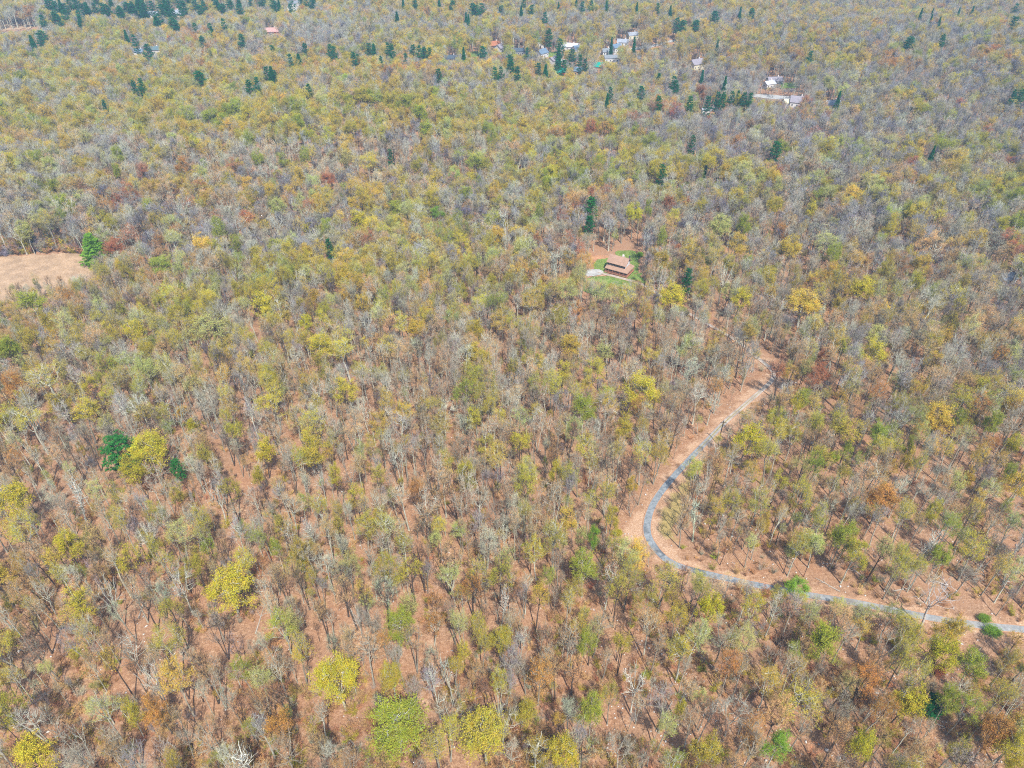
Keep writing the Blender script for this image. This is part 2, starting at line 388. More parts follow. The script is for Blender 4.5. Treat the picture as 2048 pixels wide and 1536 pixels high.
def grow(seed, H=20.0, R=3.6, base=0.48, limbs=7, n2=34, n3=5, n4=4, leaves=0, lsize=0.2, leader=True, dead=False, twigw=0.028, multi=1):
    rng = np.random.default_rng(seed); zb = H * base
    lob = rng.uniform(0.6, 1.25, 7); ph = rng.uniform(0, 6.3)
    def rad(az): return R * np.interp((az + ph) % (2*np.pi), np.linspace(0, 2*np.pi, 8), np.append(lob, lob[0]))
    offs = rng.normal(0, R * 0.18, 2)
    wood, P1s = [], []
    for k in range(multi):
        zt = H * (rng.uniform(.80, .9) if leader else rng.uniform(base * 1.05, base * 1.25))
        n = 10; z = np.linspace(-0.4, zt, n); wob = np.cumsum(rng.normal(0, 0.14, (n, 2)), 0) * (z / H)[:, None] * 1.6
        lean = rng.normal(0, .045, 2) + (np.array([math.cos(ph + k*math.pi*2/multi), math.sin(ph + k*math.pi*2/multi)]) * .12 if multi > 1 else 0)
        tr = np.column_stack([wob[:, 0] + z * lean[0], wob[:, 1] + z * lean[1], z]) ; tr[:, :2] += offs * (z[:, None] / H)
        r0 = (H * 0.0105 + 0.03) / (multi ** .4)
        rr = r0 * np.interp(z / H, [-0.02, 0.02, 0.1, base, 0.9], [1.5, 1.25, 1.0, .72, .18])
        wood.append(tubes(tr[None], rr[None], 7))
        L = max(2, limbs // multi)
        t = rng.uniform(base * .85, min(.82, zt / H), L) if leader else np.full(L, zt / H) - rng.uniform(0, .1, L)
        A = np.column_stack([np.interp(t * H, z, tr[:, i]) for i in range(3)])
        az = rng.uniform(0, 6.3) + np.arange(L) * 2.4 + rng.normal(0, .3, L)
        rr1 = rad(az) * rng.uniform(.45, .8, L)
        zz = A[:, 2] + (H - A[:, 2]) * rng.uniform(.35, .8, L)
        B = np.column_stack([tr[-1, 0] * .7 + rr1 * np.cos(az), tr[-1, 1] * .7 + rr1 * np.sin(az), zz])
        K = A + (B - A) * [.55, .55, .25] + rng.normal(0, .25, A.shape)
        P1 = bez(A, K, B, 7); P1[:, 1:-1] += rng.normal(0, .12, P1[:, 1:-1].shape)
        ra = r0 * rng.uniform(.36, .55, L)[:, None] * np.linspace(1, .35, 7)[None]
        wood.append(tubes(P1, ra, 5)); P1s.append(P1[:, 2:].reshape(-1, 3)); P1s.append(tr[-4:])
    pts1 = np.vstack(P1s); cx = pts1[:, 0].mean(); cy = pts1[:, 1].mean()
    az = rng.uniform(0, 6.3, n2); q = np.sqrt(rng.uniform(0.02, 1, n2)); rr2 = rad(az) * q * .92
    dome = zb + (H - zb) * (1 - q ** 2 * .85) ** .6
    z2 = zb + (dome - zb) * rng.uniform(.45, .98, n2)
    B2 = np.column_stack([cx + rr2 * np.cos(az), cy + rr2 * np.sin(az), z2])
    D = np.linalg.norm(B2[:, None] - pts1[None], axis=2) + 3.0 * np.clip(pts1[None, :, 2] - B2[:, None, 2] + .5, 0, 9)
    A2 = pts1[D.argmin(1)]
    K2 = A2 + (B2 - A2) * [.6, .6, .3] + rng.normal(0, .2, A2.shape)
    P2 = bez(A2, K2, B2, 5); P2[:, 1:-1] += rng.normal(0, .08, P2[:, 1:-1].shape)
    wood.append(tubes(P2, (rng.uniform(.045, .075, n2)[:, None]) * np.linspace(1, .45, 5)[None], 4))
    # small branches round the ends
    A3 = np.repeat(P2, n3, 0); k = rng.integers(1, 5, len(A3)); A3 = A3[np.arange(len(A3)), k]
    outw = unit(A3 - [cx, cy, zb - 1.0]); d3 = unit(outw * .9 + rng.normal(0, .55, A3.shape) + [0, 0, .25])
    B3 = A3 + d3 * rng.uniform(.8, 2.0, len(A3))[:, None]
    over = B3[:, 2] > H; B3[over, 2] = H - rng.uniform(0, .5, over.sum())
    P3 = bez(A3, A3 + (B3 - A3) * .5 + rng.normal(0, .12, A3.shape), B3, 3)
    w3 = tubes(P3, (rng.uniform(.022, .036, len(A3))[:, None]) * np.array([1, .8, .4])[None], 3)
    wood.append(w3)
    crown = []
    if not dead:
        A4 = np.repeat(A3, n4, 0); B4_ = np.repeat(B3, n4, 0); tt = rng.uniform(.25, 1, len(A4))[:, None]
        A4 = A4 + (B4_ - A4) * tt
        d4 = unit(unit(B4_ - A4 + 1e-3) * .6 + rng.normal(0, .6, A4.shape) + [0, 0, .25])
        l4 = rng.uniform(.5, 1.25, len(A4))[:, None]; E4 = A4 + d4 * l4
        crown.append(blades(rng, A4, E4, rng.uniform(.7, 1.2, len(A4)) * twigw))
        A5 = np.repeat(A4 + (E4 - A4) * .35, 2, 0); d5 = unit(np.repeat(d4, 2, 0) + rng.normal(0, .6, A5.shape))
        E5 = A5 + d5 * rng.uniform(.3, .7, len(A5))[:, None]
        crown.append(blades(rng, A5, E5, np.full(len(A5), twigw * .7)))
        if leaves:
            ends = np.vstack([E4, E5, A4]); pick = rng.integers(0, len(ends), leaves)
            crown.append(leaf_tris(rng, ends[pick] + rng.normal(0, .16, (leaves, 3)), rng.uniform(.6, 1.3, leaves) * lsize))
    W = cat(wood); Cw = cat(crown) if crown else None
    leafn = leaves if leaves else 0
    return W, Cw, leafn

def conifer(seed, H=18.0, R=3.2, kind_='pine'):
    rng = np.random.default_rng(seed); wood, cr = [], []
    z = np.linspace(-.4, H, 8); tr = np.column_stack([np.cumsum(rng.normal(0, .05, 8)), np.cumsum(rng.normal(0, .05, 8)), z])
    wood.append(tubes(tr[None], (.26 * np.linspace(1, .1, 8))[None], 6))
    pine = kind_ == 'pine'
    A, B = [], []; zz = H * (.30 if pine else .08)
    while zz < H - .4:
        f = (zz - H * (.3 if pine else .08)) / (H * (.7 if pine else .92))
        prof = (math.sin(math.pi * min(1, .25 + .75 * f)) ** .6 if pine else (1 - f) ** .8)
        nb = rng.integers(4, 7) if pine else rng.integers(6, 9); a0 = rng.uniform(0, 6.3)
        for k in range(nb):
            if pine and rng.random() < .12: continue
            az = a0 + k * 6.283 / nb + rng.normal(0, .2); L = max(.4, R * prof * rng.uniform(.6, 1.12))
            c0 = np.array([np.interp(zz, z, tr[:, 0]), np.interp(zz, z, tr[:, 1]), zz])
            A.append(c0); B.append(c0 + [L * math.cos(az), L * math.sin(az), L * (rng.uniform(.08, .45) if pine else rng.uniform(-.35, .05))])
        zz += rng.uniform(.8, 1.3) if pine else rng.uniform(.4, .6)
    A = np.array(A); B = np.array(B)
    P = bez(A, (A + B) / 2 + [0, 0, -.15], B, 4); wood.append(tubes(P, np.full((len(A), 1), .05) * np.linspace(1, .3, 4)[None], 3))
    nb = 14 if pine else 9
    t = rng.uniform(.3 if pine else .12, 1.0, (len(A), nb))[..., None]
    tips = (A[:, None] + (B - A)[:, None] * t).reshape(-1, 3); L = np.repeat(np.linalg.norm(B - A, axis=1), nb)
    side = unit(np.cross(np.repeat(B - A, nb, 0), [0, 0, 1.0])) * (rng.uniform(-1, 1, len(tips)) * np.minimum(L * .34, 1.1))[:, None]
    tips = tips + side + rng.normal(0, .1, tips.shape)
    m_ = 18 if pine else 22
    c_ = np.repeat(tips, m_, 0); dirs = unit(rng.normal(size=c_.shape) * [1, 1, .7] + [0, 0, .5 if pine else -.1])
    cr.append(blades(rng, c_, c_ + dirs * rng.uniform(.28, .62, len(c_))[:, None], np.full(len(c_), .13)))
    return cat(wood), cat(cr), 0

def brush(seed, H=2.2, R=1.3):
    rng = np.random.default_rng(seed); n = 16
    A = np.column_stack([rng.normal(0, .15, (n, 2)), np.full(n, -.1)]); az = rng.uniform(0, 6.3, n)
    B = np.column_stack([R * rng.uniform(.2, 1, n) * np.cos(az), R * rng.uniform(.2, 1, n) * np.sin(az), H * rng.uniform(.5, 1, n)])
    P = bez(A, (A + B) / 2 + [0, 0, .2], B, 4); w = tubes(P, np.full((n, 1), .022) * np.linspace(1, .4, 4)[None], 3)
    a = np.repeat(P[:, 1:].reshape(-1, 3), 9, 0); e = a + unit(rng.normal(size=a.shape) + [0, 0, .6]) * rng.uniform(.3, .7, len(a))[:, None]
    return w, blades(rng, a, e, np.full(len(a), .035)), 0

PROTO = {}    # key -> (trunk mesh, crown mesh, joined mesh, crown width, height)
def proto(key, res, leafmat):
    (WV, WT), Cw, leafn = res
    tm = mesh_np('trunk', WV, WT, [M_bark])
    if Cw is not None:
        CV, CT = Cw
        mi = np.zeros(len(CT), int)
        if leafn: mi[-leafn:] = 1
        cm = mesh_np('crown', CV, CT, [M_twig if leafn or leafmat is None else leafmat, M_leaf], mi)
        jm = mesh_np('tree', np.vstack([WV, CV]), np.vstack([WT, CT + len(WV)]), [M_bark, M_twig if leafn or leafmat is None else leafmat, M_leaf], np.concatenate([np.zeros(len(WT), int), 1 + mi]))
        ext = np.percentile(np.hypot(CV[:, 0] - CV[:, 0].mean(), CV[:, 1] - CV[:, 1].mean()), 93) * 2
        top = CV[:, 2].max()
    else:
        cm = None; jm = tm; hi = WV[WV[:, 2] > WV[:, 2].max() * .5]
        ext = np.percentile(np.hypot(hi[:, 0], hi[:, 1]), 93) * 2; top = WV[:, 2].max()
    PROTO[key] = (tm, cm, jm, ext, top)
R_ = random.Random(3)
for i in range(13):
    proto(('bare', i), grow(100 + i, H=[20, 21, 19, 22, 20, 18, 21, 20, 19, 21, 18, 22, 20][i], R=[3.6, 4.3, 3.2, 4.0, 4.8, 2.8, 3.4, 4.2, 3.0, 2.4, 3.4, 2.7, 3.9][i], base=[.5, .45, .55, .5, .42, .55, .48, .5, .58, .45, .3, .52, .38][i],
          leader=i not in (1, 4, 7), limbs=[7, 6, 7, 8, 7, 6, 8, 5, 6, 8, 9, 7, 8][i], multi=2 if i in (3, 10) else 1), None)
for i in range(12):
    proto(('bud', i), grow(200 + i, H=[20, 19, 21, 20, 18, 20, 21, 19, 20, 18, 21, 20][i], R=[3.7, 4.2, 3.3, 4.6, 2.9, 3.9, 3.4, 4.3, 2.7, 3.6, 4.0, 3.0][i], base=[.48, .42, .52, .45, .5, .5, .5, .42, .4, .36, .55, .46][i],
          leaves=[2800, 2400, 3400, 4200, 1700, 4400, 1300, 5200, 2200, 3800, 1500, 3200][i], lsize=.135, n4=4, leader=i not in (1, 3, 7), multi=2 if i == 5 else 1), None)
for i in range(6):
    proto(('leafy', i), grow(300 + i, H=[17, 18, 15, 19, 18, 17][i], R=[3.4, 3.9, 3.0, 4.4, 3.2, 4.0][i], base=[.34, .38, .28, .4, .42, .3][i], n2=[38, 44, 34, 48, 32, 40][i], n3=6, leaves=[8500, 9500, 6500, 11500, 7500, 9000][i], lsize=.155, n4=5, leader=i != 3), None)
for i in range(3):
    proto(('snag', i), grow(400 + i, H=[17, 19, 18][i], R=[3.6, 4.4, 2.2][i], base=[.4, .38, .3][i], n2=[22, 30, 36][i], n3=[3, 4, 2][i], dead=True, leader=i == 2), None)
for i in range(3): proto(('pine', i), conifer(500 + i, H=[19, 21, 17][i], R=[4.0, 3.6, 4.4][i]), M_needle)
for i in range(2): proto(('spruce', i), conifer(520 + i, H=[17, 15][i], R=[3.3, 3.6][i], kind_='spruce'), M_needle)
for i in range(4): proto(('brush', i), brush(600 + i, H=[2.0, 2.6, 1.5, 3.2][i], R=[1.3, 1.5, 1.1, 1.6][i]), None)
proto(('shrub', 0), grow(620, H=4.2, R=2.0, base=.12, n2=50, leaves=7000, lsize=.16, n4=4, limbs=9), None)
NV = {}
for k_, i_ in PROTO: NV[k_] = NV.get(k_, 0) + 1

# ------------------------------------------------------------------ colours of crowns (base colours)
PAL = {
 'yellow': (srgb(206, 190, 54, .74), 'yellow green'), 'bright': (srgb(206, 196, 48, .72), 'bright yellow'), 'olive': (srgb(188, 172, 58, .74), 'olive'),
 'lime': (srgb(172, 178, 56, .66), 'lime green'), 'green': (srgb(136, 172, 48, .66), 'fresh green'), 'pale': (srgb(194, 192, 110, .72), 'pale green'),
 'gold': (srgb(210, 178, 66, .74), 'golden'), 'orange': (srgb(208, 150, 74, .70), 'orange brown'), 'rust': (srgb(194, 124, 84, .66), 'rusty red'),
 'tan': (srgb(214, 172, 112, .72), 'tan brown'), 'grey': (srgb(184, 172, 146, .68), 'grey'), 'mauve': (srgb(162, 150, 156, .64), 'mauve grey'),
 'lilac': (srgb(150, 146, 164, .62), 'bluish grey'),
 'silver': (srgb(202, 202, 168, .70), 'silvery'), 'brown': (srgb(198, 146, 104, .68), 'brown'),
 'oak': (srgb(122, 166, 44, .78), 'mid green'),
 'pine': (srgb(36, 114, 52, .75), 'dark green'), 'pinel': (srgb(58, 132, 52, .66), 'mid green'), 'bluepine': (srgb(26, 112, 66, .75), 'blue green'),
}
TREES = []    # each: type, variant, x, y, sx, sz, rot, tint name, tint, bark, explicit label
def jitter(col, rng, a=0.12):
    k = 1 + rng.normal(0, a); return tuple(float(np.clip(c * k * (1 + rng.normal(0, a * .35)), 0.01, .85)) for c in col)
def bark_with_sun(rng, x):
    p = 0.62 - 0.0012 * x  # more pale bark leftwards: sunlit and unlit trunk sides painted into the colour
    r = rng.random()
    if r < np.clip(p * .6, .12, .6): b_ = srgb(212, 210, 188, .62 * rng.uniform(.8, 1.1))
    elif r < .75: b_ = srgb(182, 174, 154, .64 * rng.uniform(.7, 1.1))
    else: b_ = srgb(120, 104, 92, .5 * rng.uniform(.7, 1.1))
    return tuple(float(q) for q in b_)
def put(ty, u, v, w, h, colr, Ht=None, var=None, label=None, rng=rnd):
    """a tree whose crown centre shows at (u, v) with a crown w wide"""
    Ht = Ht or {'bare': 20, 'bud': 20, 'leafy': 18, 'snag': 18, 'pine': 18, 'spruce': 15, 'shrub': 4}[ty]
    if ty in ('pine', 'spruce') and v < 280: Ht = float(rng.uniform(20, 24)); w *= 1.15
    cf = {'pine': .66 if v > 280 else .78, 'spruce': .5 if v > 280 else .74, 'shrub': .6}.get(ty, .74)
    x, y = G(u, v, Ht * cf)
    z = float(height(x, y)); _, _, dep = project(x, y, z + Ht * cf)
    var = int(rng.integers(0, NV[ty])) if var is None else var
    wid_m = w * dep / F
    sx = wid_m / PROTO[(ty, var)][3]; sz = Ht / PROTO[(ty, var)][4]
    if ty not in ('shrub',): sx = float(np.clip(sx, (.35 if ty not in ('pine', 'spruce') else .62 if w < 30 else .5) * sz, 2.1 * sz))
    tn, tw = colr, PAL[colr][0]
    TREES.append(dict(ty=ty, var=var, x=x, y=y, sx=sx, sz=sz, rot=rng.uniform(0, 6.28), tn=tn, tint=jitter(tw, rng, .05), bark=bark_with_sun(rng, x) if ty not in ('pine', 'spruce') else srgb(110, 92, 76, .5), label=label, R=wid_m / 2, ex=True, H0=v < 280))

# conifers: crown centre and crown width in the photograph
PX = [(160,42,16),(158,30,14),(110,32,16),(85,40,12),(130,28,14),(118,40,12),(312,42,20),(318,36,18),(345,46,18),(352,50,14),(390,55,12),(420,56,12),(424,64,12),(404,82,12),(447,47,12),(483,80,14),
 (84,70,16),(78,76,16),(64,84,14),(295,100,18),(398,155,22),(268,174,11),(282,170,12),(533,145,14),(544,148,16),(550,152,10),(498,172,15),(514,168,9),(617,180,15),(579,119,13),(598,120,15),(209,212,9),(660,100,12),(668,104,12),
 (545,100,12),(610,96,12),(253,72,10),(268,80,10),(951,19,18),(945,16,14),(963,15,16),(1002,19,14),(1042,23,10),(1064,18,14),(905,9,12),(879,5,8),(806,7,8),(830,6,12),(794,34,11),(932,36,8),(937,40,8),
 (1090,34,12),(1098,68,13),(1120,88,17),(1118,108,12),(826,99,13),(838,102,13),(848,104,12),(859,106,12),(738,97,14),(748,99,12),(775,96,10),(783,99,12),(707,116,12),(716,118,10),(762,125,9),(782,118,12),(811,116,9),
 (877,149,14),(1019,120,18),(1021,132,16),(966,103,15),(927,108,10),(1076,137,16),(1002,144,12),(1115,128,17),(1128,130,15),(1144,109,14),(1318,159,15),(1348,164,16),(1351,172,14),(1283,184,15),(1317,205,15),
 (1221,186,11),(1214,202,8),(1354,44,13),(1366,50,15),(1392,50,16),(1182,10,12),(1165,12,11),(1213,12,8),(1274,17,8),(1315,16,9),(1341,22,8),(1117,15,7),(1153,7,8),(1269,85,8),(1223,85,7),(1048,5,9),
 (1430,32,16),(1503,26,13),(1480,26,8),(1435,92,9),(1842,29,7),(1864,27,6),(1861,41,7),(1878,46,7),(1917,26,6),(1944,24,5),(2033,15,13),(2028,44,18),(1820,84,18),(1885,80,10),(1620,113,11),(1450,168,11),(1404,154,8),
 (1380,206,14),(1436,196,14),(1446,199,12),(1464,194,14),(1476,196,12),(1488,197,14),(1500,199,11),(1416,205,14),(2043,190,18),(2026,193,9),(1678,196,10),(1551,303,23),(781,314,9),(658,498,12),(1323,350,20),(1385,290,13),(1862,316,9),
 (1410,348,7),(1375,560,14),(1055,105,9),(1160,120,10),(1170,128,10),(1092,142,12),(1035,146,12),(990,146,10)]
for i in range(46): PX.append((96 + i * 8.6 + rnd.normal(0, 4), 8 + rnd.normal(0, 6) + (6 if i % 3 else 0), rnd.uniform(11, 17)))
for i in range(12): PX.append((505 + i * 11.5 + rnd.normal(0, 4), 8 + rnd.normal(0, 6), rnd.uniform(9, 14)))
for i, (u, v, w) in enumerate(PX):
    sp = 'spruce' if (i % 6 == 0 or w < 9) else 'pine'
    if (u, v) == (551 + 1000, 303): sp = 'pine'
    put(sp, u, v, w, 0, 'bluepine' if v < 250 and i % 2 else 'pine', Ht=rnd.uniform(17, 20) if w > 10 else rnd.uniform(14, 17))
LM = []    # landmarks that labels can lean on
def lput(phrase, label, *a, **k):
    put(*a, label=label, **k); t = TREES[-1]; t['lm'] = phrase; LM.append((a[1], a[2], phrase))
lput('the wide dark pine', 'widest dark green pine with layered spreading boughs among bare trees', 'pine', 240, 900, 74, 50, 'pinel', Ht=17, var=2)
lput('the small shaded pine', 'small green pine beside the wide dark pine', 'pine', 355, 938, 26, 26, 'pinel', Ht=11, var=0)
lput('the tall pine behind the cabin', 'tall narrow bright green pine behind the brown roofed cabin', 'pine', 1182, 420, 25, 50, 'pinel', Ht=21, var=1)
lput('the dim pine behind the cabin', 'shaded dark pine in front of the taller pine behind the cabin', 'pine', 1178, 450, 20, 36, 'pine', Ht=15, var=0)
lput('the stout evergreen by the reed field', 'stout mid green evergreen at the tip of the tan reed field', 'spruce', 187, 497, 46, 60, 'oak', Ht=16, var=1)
lput('the young pine low in the wood', 'young dark green pine under pale bare trees near the lower corner', 'pine', 1866, 1410, 44, 50, 'pine', Ht=10, var=0)
NAMED = [  # phrase, label, type, u, v, w, colour, height
 ('the small bright yellow tree', 'small bright yellow tree standing alone among bare trunks', 'leafy', 388, 845, 25, 'bright', 12),
 ('the yellow tree by the wide pine', 'yellow budding tree overlapping the wide dark pine', 'leafy', 268, 934, 52, 'yellow', 17),
 ('the big domed yellow tree', 'big domed yellow green tree with a dense rounded crown', 'leafy', 448, 1160, 88, 'yellow', 19),
 ('the lopsided yellow tree', 'lopsided yellow green tree leaning off a bare trunk', 'leafy', 520, 890, 38, 'yellow', 18),
 ('the lime tree on two trunks', 'lime green tree on two dark trunks above orange litter', 'leafy', 790, 1235, 56, 'lime', 20),
 ('the broad twin yellow tree', 'broad yellow green tree with a double crown on pale trunks', 'leafy', 672, 1345, 92, 'yellow', 20),
 ('the huge lime tree', 'huge lime and yellow tree with the widest crown by the lower edge', 'leafy', 788, 1440, 112, 'lime', 19),
 ('the olive gold tree', 'olive gold tree with feathery spreading crown by the lower edge', 'leafy', 970, 1462, 92, 'olive', 19),
 ('the round lime tree', 'round bright lime tree beside the empty slope', 'leafy', 1170, 1130, 54, 'lime', 17),
 ('the vivid green sapling', 'vivid green upright tree near the road bend', 'leafy', 1187, 1068, 28, 'green', 15),
 ('the pale partner sapling', 'pale green upright tree touching the vivid green one', 'bud', 1163, 1068, 25, 'pale', 15),
 ('the domed tree above the verge', 'large domed yellow tree above the sandy verge', 'leafy', 1288, 765, 76, 'yellow', 20),
 ('the pale lime dome', 'pale lime domed tree between brown bare trees', 'leafy', 1170, 815, 52, 'lime', 18),
 ('the bright tree by the pole', 'bright yellow tree next to the utility pole', 'leafy', 1492, 868, 62, 'bright', 17),
 ('the brown leafed tree', 'brown leafed tree inside the road bend', 'leafy', 1768, 988, 56, 'orange', 16),
 ('the shiny green bush', 'vivid green bushy tree at the edge of the asphalt', 'leafy', 1588, 1155, 48, 'green', 9),
 ('the lime tree below the lane', 'bright lime tree just below the lane', 'leafy', 1424, 1208, 52, 'bright', 17),
 ('the second lime tree below the lane', 'yellowish lime tree spreading below the lane with bare gaps', 'bud', 1500, 1205, 52, 'yellow', 17),
 ('the tall green tree below the lane', 'tall soft green tree standing below the lane', 'leafy', 1664, 1265, 70, 'lime', 19),
 ('the tree overhanging the lane', 'yellow green tree whose crown overhangs the lane', 'leafy', 1912, 1252, 52, 'gold', 18),
 ('the sparse lime tree on the lane', 'sparse pale lime tree leaning over the lane', 'bud', 1786, 1228, 40, 'lime', 17),
 ('the yellow tree by the red shrub', 'bright yellow tree above the red shrub', 'leafy', 1888, 1300, 56, 'bright', 18),
 ('the egg shaped green tree', 'egg shaped olive green tree beside the red shrub', 'leafy', 1952, 1326, 54, 'lime', 17),
 ('the yellow tree on the lower edge', 'narrow yellow tree standing tall at the lower edge', 'leafy', 1728, 1488, 42, 'bright', 19),
 ('the green tree on the lower edge', 'fresh green tree with a rounded crown at the lower edge', 'leafy', 1560, 1482, 52, 'green', 17),
 ('the split lime tree', 'split lime tree with half its crown bare', 'leafy', 1690, 1068, 46, 'lime', 19),
 ('the lime tree at the wood edge', 'upright lime tree with a compact crown', 'leafy', 1886, 1106, 40, 'lime', 16),
 ('the heart shaped yellow tree', 'heart shaped yellow tree in front of the cabin', 'leafy', 1346, 590, 58, 'yellow', 18),
 ('the flat yellow tree', 'flat topped yellow olive tree beyond the bend', 'leafy', 1612, 600, 68, 'gold', 20),
 ('the leaning yellow tree', 'leaning bright yellow green tree crown', 'leafy', 1726, 572, 50, 'yellow', 18),
 ('the bushy yellow tree', 'bushy yellow green tree on a single dark trunk', 'leafy', 1752, 695, 52, 'yellow', 18),
 ('the tall lime tree', 'tall narrow lime tree between grey crowns', 'leafy', 1992, 842, 32, 'lime', 19),
 ('the wide gold tree', 'wide golden tree beside a lime one', 'leafy', 1878, 828, 58, 'gold', 18),
 ('the yellow tree in the corner', 'bright yellow bushy tree at the edge of the view', 'leafy', 2032, 884, 28, 'bright', 14),
 ('the lime dome by the dark pine', 'lime domed tree just behind a dark pine', 'leafy', 1568, 290, 32, 'lime', 17),
 ('the round olive tree', 'round olive green tree with a smooth dome', 'leafy', 790, 412, 38, 'lime', 17),
 ('the bright small tree on the slope', 'small vivid lime tree next to the round olive one', 'leafy', 871, 424, 28, 'green', 14),
 ('the orange shrub patch', 'low flat orange red crown among grey trees', 'leafy', 655, 357, 34, 'rust', 12),
 ('the rust tree by the reed field', 'rust red tree beside the stout evergreen', 'leafy', 226, 490, 36, 'rust', 15),
 ('the lime spray tree', 'lime green tree with feathery top near the reed field', 'leafy', 317, 526, 42, 'lime', 15),
 ('the olive bush by the field', 'olive green rounded tree in front of the reed field', 'leafy', 60, 598, 54, 'lime', 16),
 ('the lime ball tree', 'bright lime ball shaped tree among grey crowns', 'leafy', 111, 368, 27, 'lime', 15),
 ('the domed gold tree', 'domed gold tree with a flat base', 'leafy', 520, 604, 50, 'yellow', 19),
 ('the small gold tree', 'small bright gold tree with a round top', 'leafy', 614, 640, 26, 'bright', 14),
 ('the twin gold tree', 'wide gold tree with a clumpy crown', 'leafy', 638, 686, 50, 'yellow', 18),
 ('the upright olive tree', 'upright olive tree with a narrow crown', 'leafy', 470, 576, 27, 'olive', 17),
 ('the bend side tree', 'thin orange yellow tree beside the sandy clearing', 'leafy', 1262, 968, 22, 'gold', 14),
 ('the golden tree in the slope', 'golden tree with rounded sprays on the slope', 'bud', 930, 480, 46, 'yellow', 18),
 ('the red shrub', 'narrow red leafed shrub between yellow trees', 'shrub', 1892, 1345, 22, 'rust', 6),
 ('the round garden bush', 'round vivid green bush on the cabin lawn edge', 'shrub', 1284, 505, 13, 'green', 3),
 ('the green roadside bush', 'low green bush by the lower side of the lane', 'shrub', 1990, 1274, 30, 'green', 2.5),
 ('the small roadside bush', 'small green bush above the lane', 'shrub', 1983, 1243, 22, 'green', 2.0),
 ('the yellow verge bush', 'small yellow bush on the sandy clearing', 'shrub', 1242, 1060, 14, 'yellow', 3),
 ('the broken white snag', 'broken white dead tree with stubby branches', 'snag', 713, 1225, 20, 'silver', 17),
 ('the pale forked snag', 'pale dead tree with wide forked limbs', 'snag', 1275, 1358, 62, 'silver', 18),
 ('the white branched snag', 'white branched dead tree reaching up on a crooked trunk', 'snag', 300, 1350, 52, 'silver', 18),
 ('the pale snag by the lower edge', 'pale leafless tree with open spreading limbs at the lower edge', 'snag', 495, 1500, 70, 'silver', 19),
]
for ph, lb, ty, u, v, w, cl, Ht in NAMED: lput(ph, lb, ty, u, v, w, 0, cl, Ht=Ht)
for t in TREES:
    if t['ty'] == 'snag': t['bark'] = srgb(222, 220, 202, .66)
